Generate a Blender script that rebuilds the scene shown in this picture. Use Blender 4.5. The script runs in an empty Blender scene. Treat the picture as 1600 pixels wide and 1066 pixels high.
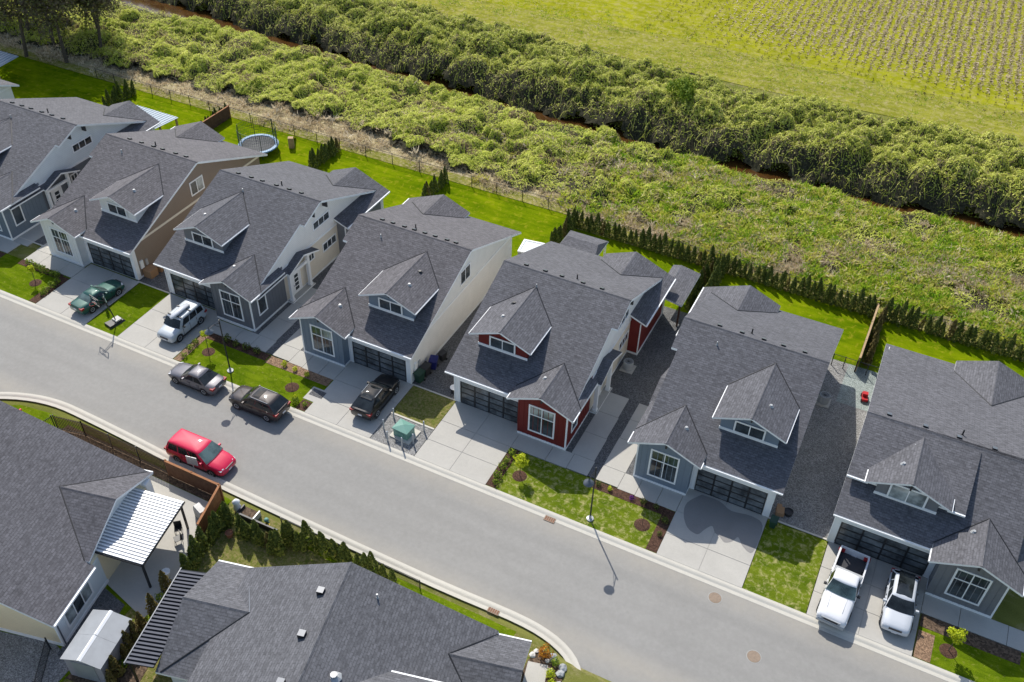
import bpy, bmesh, math, random
import numpy as np
from mathutils import Vector, Matrix
random.seed(7); rng = np.random.default_rng(11)
scene = bpy.context.scene
R = math.radians

# ------------------------------------------------------------------ camera
YAW, PIT, ROL, FPX, CAMH = -0.4420, 0.7128, 0.0314, 1500.6, 53.0
fw = Vector((math.sin(YAW)*math.cos(PIT), math.cos(YAW)*math.cos(PIT), -math.sin(PIT)))
rt = Vector((math.cos(YAW), -math.sin(YAW), 0)); up = rt.cross(fw)
r2 = rt*math.cos(ROL) + up*math.sin(ROL); u2 = -rt*math.sin(ROL) + up*math.cos(ROL)
cam = bpy.data.cameras.new('camera'); cam.sensor_width = 36; cam.lens = FPX/1600*36
cam.clip_start = .5; cam.clip_end = 6000
camo = bpy.data.objects.new('camera', cam); scene.collection.objects.link(camo)
M = Matrix((r2, u2, -fw)).transposed().to_4x4(); M.translation = (0, 0, CAMH)
camo.matrix_world = M; scene.camera = camo

# ------------------------------------------------------------------ sky and sun
SUN = Vector((-0.475, 0.497, 0.726)).normalized()
EL = math.asin(SUN.z); AZ = math.atan2(SUN.x, SUN.y)
w = bpy.data.worlds.new('World'); scene.world = w; w.use_nodes = True
nt = w.node_tree; bg = nt.nodes['Background']
sky = nt.nodes.new('ShaderNodeTexSky'); sky.sky_type = 'NISHITA'; sky.sun_disc = False
sky.sun_elevation = EL; sky.sun_rotation = AZ; sky.air_density = 1.0; sky.dust_density = 1.2; sky.ozone_density = 1.0
nt.links.new(sky.outputs[0], bg.inputs[0]); bg.inputs[1].default_value = 0.142
sl = bpy.data.lights.new('sun', 'SUN'); sl.energy = 4.3; sl.angle = R(.53); sl.color = (1, .955, .88)
so = bpy.data.objects.new('sun', sl); scene.collection.objects.link(so)
so.rotation_euler = SUN.to_track_quat('Z', 'Y').to_euler(); so.location = (-40, 90, 60)
vs = scene.view_settings; vs.view_transform = 'Standard'; vs.look = 'None'; vs.exposure = 0.2; vs.gamma = 1
vs.use_curve_mapping = False
scene.cycles.use_denoising = True
scene.cycles.max_bounces = 6; scene.cycles.diffuse_bounces = 3; scene.cycles.glossy_bounces = 3
scene.cycles.transmission_bounces = 3; scene.cycles.transparent_max_bounces = 6
scene.cycles.caustics_reflective = False; scene.cycles.caustics_refractive = False

# ------------------------------------------------------------------ materials
MT = {}
class N:
    def __init__(s, name, rough=.8, spec=.3, metal=0, coat=0):
        s.m = bpy.data.materials.new(name); s.m.use_nodes = True; MT[name] = s.m
        s.t = s.m.node_tree; s.b = s.t.nodes['Principled BSDF']
        s.b.inputs['Roughness'].default_value = rough; s.b.inputs['Metallic'].default_value = metal
        s.b.inputs['Specular IOR Level'].default_value = spec; s.b.inputs['Coat Weight'].default_value = coat
        s.b.inputs['Coat Roughness'].default_value = .04
    def n(s, ty, **kw):
        x = s.t.nodes.new(ty)
        for k, v in kw.items():
            if k in x.inputs: x.inputs[k].default_value = v
            else: setattr(x, k, v)
        return x
    def l(s, a, b): s.t.links.new(a, b)
    def pos(s, sc=1, uv=False):
        m = s.n('ShaderNodeMapping')
        if uv: s.l(s.n('ShaderNodeUVMap').outputs[0], m.inputs[0])
        else: s.l(s.n('ShaderNodeNewGeometry').outputs['Position'], m.inputs[0])
        m.inputs['Scale'].default_value = (sc,)*3 if not isinstance(sc, tuple) else sc
        return m.outputs[0]
    def noise(s, scale, detail=3, rough=.6, vec=None, dist=0):
        x = s.n('ShaderNodeTexNoise', Scale=scale, Detail=detail, Roughness=rough, Distortion=dist)
        s.l(vec if vec is not None else s.pos(), x.inputs['Vector']); return x.outputs['Fac']
    def ramp(s, fac, stops):
        x = s.n('ShaderNodeValToRGB'); e = x.color_ramp.elements
        while len(e) < len(stops): e.new(.5)
        for i, (p, c) in enumerate(stops): e[i].position = p; e[i].color = (*c, 1)
        s.l(fac, x.inputs[0]); return x.outputs[0]
    def mix(s, fac, a, b, mode='MIX'):
        x = s.n('ShaderNodeMix', data_type='RGBA', blend_type=mode)
        for k, v in ((0, fac), (6, a), (7, b)):
            if hasattr(v, 'is_linked') or hasattr(v, 'links'): s.l(v, x.inputs[k])
            else: x.inputs[k].default_value = (*v, 1) if isinstance(v, tuple) else v
        return x.outputs[2]
    def col(s, c):
        if isinstance(c, tuple): s.b.inputs['Base Color'].default_value = (*c, 1)
        else: s.l(c, s.b.inputs['Base Color'])
        return s
    def bump(s, h, dist=.02, strength=.6):
        x = s.n('ShaderNodeBump', Strength=strength, Distance=dist)
        s.l(h, x.inputs['Height']); s.l(x.outputs[0], s.b.inputs['Normal']); return s

def lerp(a, b, t): return tuple(x+(y-x)*t for x, y in zip(a, b))
def sc3(c, k): return tuple(x*k for x in c)

def shingle(name, base):
    m = N(name, .8, .3)
    uv = m.pos(1, True)
    br = m.n('ShaderNodeTexBrick', offset=.37, squash=1); m.l(uv, br.inputs['Vector'])
    br.inputs['Color1'].default_value = (*sc3(base, .4), 1); br.inputs['Color2'].default_value = (*sc3(base, 1.7), 1)
    br.inputs['Mortar'].default_value = (*sc3(base, .15), 1)
    for k, v in (('Scale', 1), ('Mortar Size', .024), ('Mortar Smooth', .3), ('Bias', 0), ('Brick Width', .36), ('Row Height', .175)): br.inputs[k].default_value = v
    n1 = m.noise(.35, 3); n2 = m.noise(1, 2, .7, m.pos((2.6, 5.0, 1), True)); n3 = m.noise(9, 2, .7, m.pos(1, True))
    c = m.mix(.45, br.outputs[0], m.ramp(n2, [(.35, sc3(base, .35)), (.65, sc3(base, 1.75))]))
    c = m.mix(.25, c, m.ramp(n3, [(.25, sc3(base, .3)), (.75, sc3(base, 1.8))]))
    c = m.mix(.25, c, m.ramp(n1, [(.3, sc3(base, .75)), (.7, sc3(base, 1.3))]))
    m.col(c).bump(br.outputs['Fac'], .02, -.6); return m
shingle('shingle', (.113, .112, .122)); shingle('shingle_blue', (.113, .114, .124)); shingle('shingle_low', (.110, .107, .117)); shingle('shingle_warm', (.118, .112, .119)); shingle('shingle_dark', (.105, .105, .116))

def plain(name, c, rough=.6, spec=.3, var=.12, scale=1.5, **kw):
    m = N(name, rough, spec, **kw)
    f = m.noise(scale, 4, .65)
    m.col(m.ramp(f, [(.25, sc3(c, 1-var)), (.75, sc3(c, 1+var))])); return m
def siding(name, c, lap=True):
    m = N(name, .65, .25)
    f = m.noise(1.2, 4, .65); g = m.noise(22, 2)
    cc = m.mix(.3, m.ramp(f, [(.25, sc3(c, .92)), (.75, sc3(c, 1.06))]), m.ramp(g, [(.3, sc3(c, .85)), (.7, sc3(c, 1.1))]))
    if lap:
        sep = m.n('ShaderNodeSeparateXYZ'); m.l(m.pos(1, True), sep.inputs[0])
        mu = m.n('ShaderNodeMath', operation='MULTIPLY'); mu.inputs[1].default_value = 1/.18; m.l(sep.outputs[1], mu.inputs[0])
        fr = m.n('ShaderNodeMath', operation='FRACT'); m.l(mu.outputs[0], fr.inputs[0])
        m.bump(fr.outputs[0], .02, -.5)
        e = m.n('ShaderNodeMath', operation='LESS_THAN'); e.inputs[1].default_value = .09; m.l(fr.outputs[0], e.inputs[0])
        cc = m.mix(e.outputs[0], cc, m.mix(.35, cc, sc3(c, .45)))
    m.col(cc); return m
plain('white', (.86, .865, .86), .5, .3, .04)
plain('white_roof_metal', (.74, .76, .78), .35, .5, .05)
siding('slate', (.17, .21, .25)); siding('slate_pale', (.185, .23, .28), False); siding('dark_grey', (.15, .162, .18), False)  # second slate is a slightly lighter paint tone without lap lines
siding('mid_grey', (.19, .195, .205), False); siding('red', (.16, .022, .018), False); siding('cream', (.76, .69, .57)); siding('cream_light', (.83, .81, .765))
siding('pale_blue', (.72, .77, .785)); siding('brown', (.26, .205, .16)); siding('offwhite', (.78, .78, .75), False); siding('yellow_cream', (.83, .70, .47))
plain('black_metal', (.022, .023, .025), .45, .4, .2)
plain('dark_plastic', (.03, .03, .033), .5, .4)
plain('steel', (.42, .43, .43), .35, .5, .1)
plain('rubber', (.022, .022, .023), .75, .2)
plain('wheel', (.33, .34, .35), .35, .5, .1)
def glass(name, c, rough=.06, spec=.75):
    m = N(name, rough, spec); f = m.noise(.9, 3, .6)
    m.col(m.ramp(f, [(.35, sc3(c, .45)), (.65, sc3(c, 1.7))])); return m
glass('glass', (.045, .055, .062)); glass('glass_blind', (.28, .31, .31), .1); glass('glass_green', (.06, .085, .07))
glass('frosted', (.10, .112, .122), .25, .5); glass('car_glass', (.016, .02, .022), .03, .5); glass('car_glass_green', (.085, .125, .12), .04, .6)
def paint(name, c, rough=.5, metal=0, coat=.8):
    m = N(name, max(rough, .48), .25, metal*.5, coat); m.col(c); return m
paint('paint_red', (.62, .008, .06)); paint('paint_white', (.74, .74, .75)); paint('paint_pearl', (.56, .585, .62)); paint('paint_silver', (.50, .54, .57), .35, .25)
paint('paint_grey', (.135, .132, .148), .32, .55); paint('paint_brown', (.045, .036, .034), .3, .4); paint('paint_black', (.013, .012, .013), .25, .2); paint('paint_green', (.016, .085, .07), .3, .3)
paint('lamp_red', (.30, .01, .015), .5, 0, .1); paint('lamp_clear', (.7, .7, .72), .12)
plain('plate', (.7, .7, .72), .4); plain('truck_bed', (.05, .05, .055), .7)

def concrete(name, c, stain=.25, sc=.45):
    m = N(name, .85, .25)
    a = m.noise(sc, 5, .6, None, .6); b = m.noise(5, 4, .7); d = m.noise(40, 2)
    cc = m.mix(.5, m.ramp(a, [(.28, sc3(c, 1-stain)), (.72, sc3(c, 1.1))]), m.ramp(b, [(.25, sc3(c, .9)), (.75, sc3(c, 1.08))]))
    cc = m.mix(.25, cc, m.ramp(d, [(.3, sc3(c, .7)), (.7, sc3(c, 1.25))])); m.col(cc).bump(d, .004, .4); return m
concrete('concrete', (.47, .45, .405), .22); concrete('kerb', (.56, .53, .46), .12); concrete('concrete_dark', (.36, .35, .325), .2)
concrete('wet', (.26, .25, .24), .25); MT['wet'].node_tree.nodes['Principled BSDF'].inputs['Roughness'].default_value = .5
m = N('asphalt', .8, .35)
a = m.noise(.09, 4, .55, None, 1.2); b = m.noise(1.1, 5, .75); d = m.noise(55, 2, .7); st = m.noise(.5, 3, .6, m.pos((.12, 1.6, 1)), .4)
c = (.270, .262, .244)
cc = m.mix(.5, m.ramp(a, [(.3, sc3(c, .8)), (.7, sc3(c, 1.16))]), m.ramp(b, [(.3, sc3(c, .78)), (.7, sc3(c, 1.2))]))
cc = m.mix(.3, cc, m.ramp(st, [(.35, sc3(c, .78)), (.65, sc3(c, 1.2))]))
mot = m.noise(3.3, 3, .7); cc = m.mix(.3, cc, m.ramp(mot, [(.3, sc3(c, .7)), (.7, sc3(c, 1.3))]))
sp = m.n('ShaderNodeSeparateXYZ'); m.l(m.pos(), sp.inputs[0])
def near(yk, wd):
    s = m.n('ShaderNodeMath', operation='SUBTRACT'); s.inputs[1].default_value = yk; m.l(sp.outputs[1], s.inputs[0])
    ab = m.n('ShaderNodeMath', operation='ABSOLUTE'); m.l(s.outputs[0], ab.inputs[0])
    mr_ = m.n('ShaderNodeMapRange'); mr_.inputs[1].default_value = 0; mr_.inputs[2].default_value = wd; mr_.inputs[3].default_value = 1; mr_.inputs[4].default_value = 0; m.l(ab.outputs[0], mr_.inputs[0]); return mr_.outputs[0]
for yk in (39.6, 31.9):
    mu = m.n('ShaderNodeMath', operation='MULTIPLY'); m.l(near(yk, 1.5), mu.inputs[0]); m.l(m.noise(.7, 4, .7), mu.inputs[1]); cc = m.mix(mu.outputs[0], cc, (.40, .36, .29))
for yk in (37.9, 36.2, 34.6, 33.2):
    mu = m.n('ShaderNodeMath', operation='MULTIPLY'); m.l(near(yk, .55), mu.inputs[0]); mu.inputs[1].default_value = .22; cc = m.mix(mu.outputs[0], cc, sc3(c, .72))
cc = m.mix(.35, cc, m.ramp(d, [(.25, sc3(c, .6)), (.75, sc3(c, 1.4))])); m.col(cc).bump(d, .006, .5)
def gravel(name, c, sc=26):
    m = N(name, .9, .2); v = m.n('ShaderNodeTexVoronoi', Scale=sc); m.l(m.pos(), v.inputs['Vector'])
    sp = m.n('ShaderNodeSeparateColor'); m.l(v.outputs['Color'], sp.inputs[0])
    cc = m.ramp(sp.outputs[0], [(0, sc3(c, .45)), (.5, c), (1, sc3(c, 1.7))])
    f = m.noise(.8, 3); cc = m.mix(m.ramp(f, [(.3, (0,)*3), (.7, (.5,)*3)]), cc, sc3(c, .7)); m.col(cc).bump(v.outputs['Distance'], .03, .6); return m
gravel('gravel', (.25, .245, .235), 17); gravel('gravel_dark', (.13, .13, .13), 17); gravel('gravel_light', (.29, .33, .31)); gravel('mulch', (.085, .045, .03), 14); gravel('soil', (.11, .075, .05), 9)
gravel('mulch_tan', (.25, .16, .10), 14)
def lawnmat(name, g1, g2, dry, dryamt, sc=1.0):
    m = N(name, 1., .0)
    a = m.noise(.55*sc, 4, .65, None, .7); b = m.noise(3.2*sc, 4, .7, None, .5); d = m.noise(24, 3, .75)
    st = m.noise(1.3*sc, 3, .7, m.pos((.35, 1.8, 1)), .5)
    cc = m.mix(.45, m.ramp(a, [(.32, sc3(g1, .85)), (.68, sc3(g2, 1.05))]), m.ramp(st, [(.34, sc3(g1, .7)), (.66, sc3(g2, 1.15))]))
    cc = m.mix(m.ramp(b, [(.62-dryamt, (0,)*3), (.80-dryamt*.6, (1,)*3)]), cc, dry)
    cc = m.mix(.5, cc, m.mix(1., cc, m.ramp(d, [(.25, (.35,)*3), (.5, (1,)*3), (.75, (1.7,)*3)]), 'MULTIPLY'))
    m.col(cc).bump(d, .05, .8); return m
lawnmat('lawn', (.07, .135, .004), (.15, .205, .008), (.26, .26, .05), .06)
lawnmat('lawn_back', (.07, .15, .002), (.195, .245, .004), (.30, .28, .02), .08, .5)
lawnmat('lawn_front', (.08, .14, .008), (.165, .205, .016), (.42, .38, .16), .13, .8)
lawnmat('lawn_thin', (.10, .13, .02), (.16, .175, .04), (.29, .23, .11), .2, 1.6)
lawnmat('rough_grass', (.15, .18, .02), (.30, .28, .06), (.46, .38, .22), .16, .8)
lawnmat('dry_grass', (.27, .24, .09), (.44, .36, .20), (.55, .47, .32), .2, .9)
lawnmat('field_grass', (.22, .24, .010), (.34, .335, .020), (.39, .34, .12), .15, .35)
lawnmat('field_margin', (.19, .205, .020), (.31, .30, .045), (.40, .34, .16), .14, .5)
lawnmat('terrain', (.13, .15, .03), (.22, .22, .06), (.32, .27, .15), .1, .2)
m = N('water', .08, .5); f = m.noise(.5, 3); m.col(m.ramp(f, [(.3, (.045, .02, .006)), (.7, (.085, .04, .010))])); m.bump(m.noise(5, 2), .01, .3)
plain('wood_slat', (.06, .04, .03), .8, .2, .3, 3); plain('wood', (.30, .135, .06), .75, .2, .25, 3); plain('wood_dark', (.115, .062, .04), .8, .2, .3, 3); plain('wood_tan', (.42, .29, .16), .75, .2, .25, 3)
plain('bark', (.10, .083, .065), .9, .1, .4, 5); plain('cardboard', (.36, .22, .125), .9, .1, .1)
plain('utility_green', (.14, .30, .245), .45, .4, .06); plain('bin_blue', (.012, .016, .12), .5, .4); plain('bin_green', (.018, .055, .035), .5, .4)
plain('trampoline_blue', (.22, .36, .52), .5, .3); plain('mat_black', (.05, .052, .058), .7, .3); plain('ac_grey', (.33, .34, .34), .6, .3)
plain('rust', (.22, .10, .06), .8, .2, .25, 6); plain('manhole', (.27, .205, .15), .75, .3, .2, 6); plain('shed_grey', (.30, .315, .33), .5, .4, .1); plain('shed_wall', (.36, .34, .37), .6, .3, .08)
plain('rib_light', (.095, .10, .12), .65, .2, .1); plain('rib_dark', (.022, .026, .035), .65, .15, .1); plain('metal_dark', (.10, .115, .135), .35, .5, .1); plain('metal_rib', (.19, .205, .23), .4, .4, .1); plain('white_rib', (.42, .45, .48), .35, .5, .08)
plain('patio_roof_blue', (.30, .37, .42), .35, .5, .1)
plain('yellow', (.55, .38, .03), .5); plain('red_plastic', (.5, .02, .025), .5); plain('rock', (.34, .35, .35), .85, .2, .35, 3); plain('rock_white', (.62, .60, .56), .85, .2, .2, 3)
plain('purple', (.16, .03, .22), .8); plain('orange_leaf', (.42, .14, .012), .8, .2, .3, 6)
def leafmat(name, stops, trans=.25):
    m = N(name, .7, .25); at = m.n('ShaderNodeAttribute', attribute_name='tone')
    c = m.ramp(at.outputs['Fac'], stops); m.col(c)
    tr = m.n('ShaderNodeBsdfTranslucent'); m.l(c, tr.inputs[0]); mx = m.n('ShaderNodeMixShader'); mx.inputs[0].default_value = trans
    out = m.t.nodes['Material Output']; m.l(m.b.outputs[0], mx.inputs[1]); m.l(tr.outputs[0], mx.inputs[2]); m.l(mx.outputs[0], out.inputs[0]); return m
leafmat('bramble_leaf', [(0, (.19, .12, .08)), (.14, (.40, .31, .15)), (.2, (.14, .18, .02)), (.5, (.42, .50, .055)), (.8, (.63, .67, .09)), (1, (.82, .80, .24))], .3)
leafmat('hedgerow_leaf', [(0, (.17, .125, .08)), (.12, (.33, .27, .13)), (.2, (.10, .13, .018)), (.55, (.34, .39, .05)), (.85, (.57, .60, .09)), (1, (.76, .74, .22))], .3)
leafmat('cedar_leaf', [(0, (.035, .052, .010)), (.5, (.09, .12, .018)), (.85, (.22, .24, .035)), (1, (.30, .27, .06))], .15)
leafmat('cedar_leaf_brown', [(0, (.07, .05, .015)), (.5, (.15, .115, .03)), (.9, (.20, .18, .045)), (1, (.25, .19, .07))], .15)
leafmat('young_leaf', [(0, (.36, .44, .015)), (.6, (.60, .66, .03)), (1, (.78, .80, .08))], .35)
leafmat('tree_leaf', [(0, (.10, .075, .055)), (.45, (.16, .13, .08)), (.6, (.15, .155, .05)), (1, (.30, .30, .09))], .2)
leafmat('grass_tuft', [(0, (.15, .32, .015)), (.35, (.34, .50, .03)), (.65, (.62, .60, .09)), (.85, (.70, .60, .26)), (1, (.80, .69, .46))], .4)
leafmat('straw', [(0, (.40, .31, .18)), (.5, (.64, .53, .35)), (1, (.80, .70, .52))], .35)
leafmat('stubble_leaf', [(0, (.07, .06, .025)), (.5, (.17, .145, .06)), (1, (.36, .30, .15))], .25)
leafmat('shrub_leaf', [(0, (.05, .09, .01)), (.5, (.16, .25, .02)), (1, (.40, .47, .04))], .25)
leafmat('orange_leafs', [(0, (.25, .08, .01)), (1, (.62, .28, .02))], .2)
# ------------------------------------------------------------------ helpers
COL = scene.collection
def link(o, parent=None):
    COL.objects.link(o)
    if parent is not None: o.parent = parent
    return o
def tag(o, label=None, cat=None, group=None, kind=None):
    if label: o['label'] = label
    if cat: o['category'] = cat
    if group: o['group'] = group
    if kind: o['kind'] = kind
    return o
def thing(name, label, cat, loc=(0, 0, 0), rz=0, group=None):
    o = bpy.data.objects.new(name, None); o.location = loc; o.rotation_euler = (0, 0, rz); o.empty_display_size = .3
    link(o); return tag(o, label, cat, group)
def mirror_x(m): return (lambda p: (-p[0], p[1], p[2])) if m < 0 else (lambda p: p)
class MB:
    """collects faces; build() links them as one mesh object"""
    def __init__(s, m=1): s.v = []; s.f = []; s.mi = []; s.m = m; s.mats = []
    def mat(s, name):
        if name not in s.mats: s.mats.append(name)
        return s.mats.index(name)
    def poly(s, pts, mat):
        i = len(s.v)
        if s.m < 0: pts = [(-p[0], p[1], p[2]) for p in reversed(pts)]
        s.v += [tuple(p) for p in pts]; s.f.append(tuple(range(i, i+len(pts)))); s.mi.append(s.mat(mat)); return s
    def box(s, x0, x1, y0, y1, z0, z1, mat, top=None):
        if x0 > x1: x0, x1 = x1, x0
        if y0 > y1: y0, y1 = y1, y0
        p = [(x, y, z) for z in (z0, z1) for y in (y0, y1) for x in (x0, x1)]
        for q, k in (((0, 2, 3, 1), 0), ((4, 5, 7, 6), 1), ((0, 1, 5, 4), 0), ((2, 6, 7, 3), 0), ((0, 4, 6, 2), 0), ((1, 3, 7, 5), 0)):
            s.poly([p[i] for i in q], top if (k and top) else mat)
        return s
    def slab(s, pts, t, top, side, bot=None):
        """polygon pts (seen from above counter-clockwise) extruded straight down by t"""
        lo = [(p[0], p[1], p[2]-t) for p in pts]; n = len(pts)
        s.poly(pts, top); s.poly(lo[::-1], bot or side)
        for i in range(n): j = (i+1) % n; s.poly([pts[i], lo[i], lo[j], pts[j]], side)
        return s
    def prism(s, ring, axis, a, b, mat, capmat=None):
        """ring of 2d points (in the two other axes) extruded along axis from a to b"""
        def P(q, t): return {'x': (t, q[0], q[1]), 'y': (q[0], t, q[1]), 'z': (q[0], q[1], t)}[axis]
        n = len(ring); A = [P(q, a) for q in ring]; B = [P(q, b) for q in ring]
        flip = axis == 'y'
        for i in range(n):
            j = (i+1) % n; q = [A[i], A[j], B[j], B[i]]; s.poly(q[::-1] if flip else q, mat)
        s.poly(A if flip else A[::-1], capmat or mat); s.poly(B[::-1] if flip else B, capmat or mat); return s
    def tube(s, p, q, r, mat, n=8, r2=None, cap=True):
        p = Vector(p); q = Vector(q); d = (q-p).normalized(); a = d.orthogonal().normalized(); b = d.cross(a); r2 = r if r2 is None else r2
        A = [p+(a*math.cos(2*math.pi*i/n)+b*math.sin(2*math.pi*i/n))*r for i in range(n)]
        B = [q+(a*math.cos(2*math.pi*i/n)+b*math.sin(2*math.pi*i/n))*r2 for i in range(n)]
        for i in range(n): j = (i+1) % n; s.poly([A[i], A[j], B[j], B[i]], mat)
        if cap: s.poly(A[::-1], mat); s.poly(B, mat)
        return s
    def lathe(s, prof, mat, n=14, c=(0, 0, 0)):
        for (r0, z0), (r1, z1) in zip(prof, prof[1:]):
            for i in range(n):
                a0, a1 = 2*math.pi*i/n, 2*math.pi*(i+1)/n
                q = [(c[0]+r0*math.cos(a0), c[1]+r0*math.sin(a0), c[2]+z0), (c[0]+r0*math.cos(a1), c[1]+r0*math.sin(a1), c[2]+z0),
                     (c[0]+r1*math.cos(a1), c[1]+r1*math.sin(a1), c[2]+z1), (c[0]+r1*math.cos(a0), c[1]+r1*math.sin(a0), c[2]+z1)]
                if r0 < 1e-4: q = [q[0], q[2], q[3]]
                elif r1 < 1e-4: q = q[:3]
                s.poly(q, mat)
        return s
    def loft(s, rings, mat, cap=True):
        n = len(rings[0])
        for A, B in zip(rings, rings[1:]):
            for i in range(n): j = (i+1) % n; s.poly([A[i], A[j], B[j], B[i]], mat)
        if cap: s.poly(rings[0][::-1], mat); s.poly(rings[-1], mat)
        return s
    def mesh(s, name, smooth=False, weld=False):
        me = bpy.data.meshes.new(name); me.from_pydata(s.v, [], s.f)
        for k in s.mats: me.materials.append(MT[k])
        me.polygons.foreach_set('material_index', s.mi)
        uv = me.uv_layers.new(name='UVMap'); V = s.v; buf = []
        for f in s.f:
            p = [Vector(V[i]) for i in f]; n = Vector((0, 0, 0))
            for i in range(len(p)): n += p[i].cross(p[(i+1) % len(p)])
            if n.length < 1e-12: n = Vector((0, 0, 1))
            n.normalize()
            if abs(n.z) > .999: h = Vector((1, 0, 0)); t = Vector((0, 1, 0))
            else: h = Vector((0, 0, 1)).cross(n).normalized(); t = n.cross(h)
            for q in p: buf += [q.dot(h), q.dot(t)]
        uv.data.foreach_set('uv', buf)
        if weld or smooth:
            bm = bmesh.new(); bm.from_mesh(me); bmesh.ops.remove_doubles(bm, verts=bm.verts, dist=1e-4)
            if smooth:
                for f in bm.faces: f.smooth = True
                if smooth is not True:
                    for e in bm.edges:
                        if len(e.link_faces) == 2 and e.calc_face_angle(0) > R(smooth): e.smooth = False
            bm.to_mesh(me); bm.free()
        return me
    def build(s, name, parent=None, smooth=False):
        return link(bpy.data.objects.new(name, s.mesh(name, smooth)), parent)
def struct(name, mb, label=None):
    o = mb.build(name); o['kind'] = 'structure'
    if label: o['label'] = label
    return o

def leaf_mesh(name, P, Nn, size, tone, mat, aspect=.55):
    """N rhombic leaves at P with normals Nn"""
    n = len(P); t = rng.normal(size=(n, 3)); t -= Nn*np.sum(t*Nn, 1, keepdims=True); t /= np.linalg.norm(t, axis=1, keepdims=True)+1e-9
    b = np.cross(Nn, t); s = size[:, None]
    V = np.stack([P-t*s*.5, P+b*s*aspect*.5+Nn*s*.08, P+t*s*.5, P-b*s*aspect*.5+Nn*s*.08], 1).reshape(-1, 3)
    me = bpy.data.meshes.new(name); me.vertices.add(4*n); me.vertices.foreach_set('co', V.ravel().astype(np.float32))
    me.loops.add(4*n); me.loops.foreach_set('vertex_index', np.arange(4*n, dtype=np.int32))
    me.polygons.add(n); me.polygons.foreach_set('loop_start', np.arange(0, 4*n, 4, dtype=np.int32))
    try: me.polygons.foreach_set('loop_total', np.full(n, 4, np.int32))
    except Exception: pass
    me.materials.append(MT[mat])
    at = me.attributes.new('tone', 'FLOAT', 'FACE'); at.data.foreach_set('value', np.clip(tone, 0, 1).astype(np.float32))
    me.update(); me.validate(); return me
def unit(a): return a/(np.linalg.norm(a, axis=1, keepdims=True)+1e-9)

# ------------------------------------------------------------------ ground
def zg(y):
    if y >= 47: return 0.
    if y >= 40.4: return -.11*(47-y)/6.6
    return -.11
def ditch(x): return float(np.interp(x, [-160, -110, -80, -52, -27, 0, 15, 80], [101.5, 98.6, 96.2, 94.6, 93.5, 93.9, 95.2, 99]))
ROADZ = -.22
def terrain_z(x, y):
    d = abs(y-ditch(x))
    if y > 80: return -1.75*max(0, min(1, (4.6-d)/2.4)) - .03
    if 30.2 < y < 41: return -.34
    if y < 47: return zg(y)-.07 if y > 40 else -.06
    return -.06
xs = [-2500, -700, -300, -200, -150]+[x for x in range(-140, 61, 4)]+[80, 120, 200, 400, 2500]
ys = [-1500, -300, -60, -20, 0, 10, 20, 28, 30.1, 30.6, 35, 39, 40.3, 41.1, 44, 47.01, 50, 60, 70, 75, 80]+[82+i*.8 for i in range(38)]+[114, 118, 125, 140, 170, 230, 400, 900, 3000]
mb = MB()
V = [[(x, y, terrain_z(x, y)) for x in xs] for y in ys]
for i in range(len(ys)-1):
    for j in range(len(xs)-1): mb.poly([V[i][j], V[i][j+1], V[i+1][j+1], V[i+1][j]], 'terrain')
struct('ground', mb)
def sheet(name, pts, dz, mat, t=.05, side=None, flat=None, label=None, parent=None):
    P = [(x, y, (zg(y) if flat is None else flat)+dz) for x, y in pts]
    a = sum(P[i][0]*P[(i+1) % len(P)][1]-P[(i+1) % len(P)][0]*P[i][1] for i in range(len(P)))
    if a < 0: P = P[::-1]
    b = MB().slab(P, t, mat, side or mat)
    return b.build(name, parent) if parent else struct(name, b, label)
def rect(x0, x1, y0, y1): return [(x0, y0), (x1, y0), (x1, y1), (x0, y1)]

# road: main carriageway with the flared junctions at either end of the south side
south = [(-9.2, 20), (-8.9, 28), (-9.3, 29.6), (-10.3, 30.6), (-12, 31.2), (-14.5, 31.4), (-20, 31.3), (-30, 31.4), (-40, 31.6), (-46, 31.9), (-51, 32.1), (-54, 32.1), (-56.5, 31.6), (-59, 30.5), (-62, 28.5), (-66, 24), (-68, 18)]
b = MB(); b.poly([(140, 39.9, ROADZ), (-180, 39.9, ROADZ), (-180, 10, ROADZ), (-68, 10, ROADZ)]+[(x, y, ROADZ) for x, y in south[::-1]]+[(-9.2, 5, ROADZ), (140, 5, ROADZ)], 'asphalt')
struct('road', b)
def kerb(name, path, sgn):
    """rolled concrete kerb swept along the path; sgn gives the side of the lot"""
    b = MB(); P = [Vector((x, y, 0)) for x, y in path]; rows = []
    for i, p in enumerate(P):
        d = (P[min(i+1, len(P)-1)]-P[max(i-1, 0)]).normalized(); n = Vector((-d.y, d.x, 0))*sgn
        rows.append([p+n*o+Vector((0, 0, z)) for o, z in ((-.06, ROADZ-.02), (-.05, ROADZ+.012), (.2, ROADZ+.03), (.33, -.125), (.42, -.1), (.6, -.095), (.6, -.3))])
    for A, B in zip(rows, rows[1:]):
        for i in range(6):
            q = [A[i], A[i+1], B[i+1], B[i]]; b.poly(q if sgn < 0 else q[::-1], 'kerb')
    return struct(name, b)
kerb('kerb', [(x, 39.85) for x in range(-180, 141, 10)], 1)
def densify(p, k=3):
    out = []
    for i in range(len(p)-1):
        p0, p1, p2, p3 = p[max(i-1, 0)], p[i], p[i+1], p[min(i+2, len(p)-1)]
        for j in range(k):
            t = j/k
            out.append(tuple(.5*((2*b)+(c-a)*t+(2*a-5*b+4*c-d)*t*t+(-a+3*b-3*c+d)*t**3) for a, b, c, d in zip(p0, p1, p2, p3)))
    return out+[p[-1]]
kerb('kerb', densify(south), -1)

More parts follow.
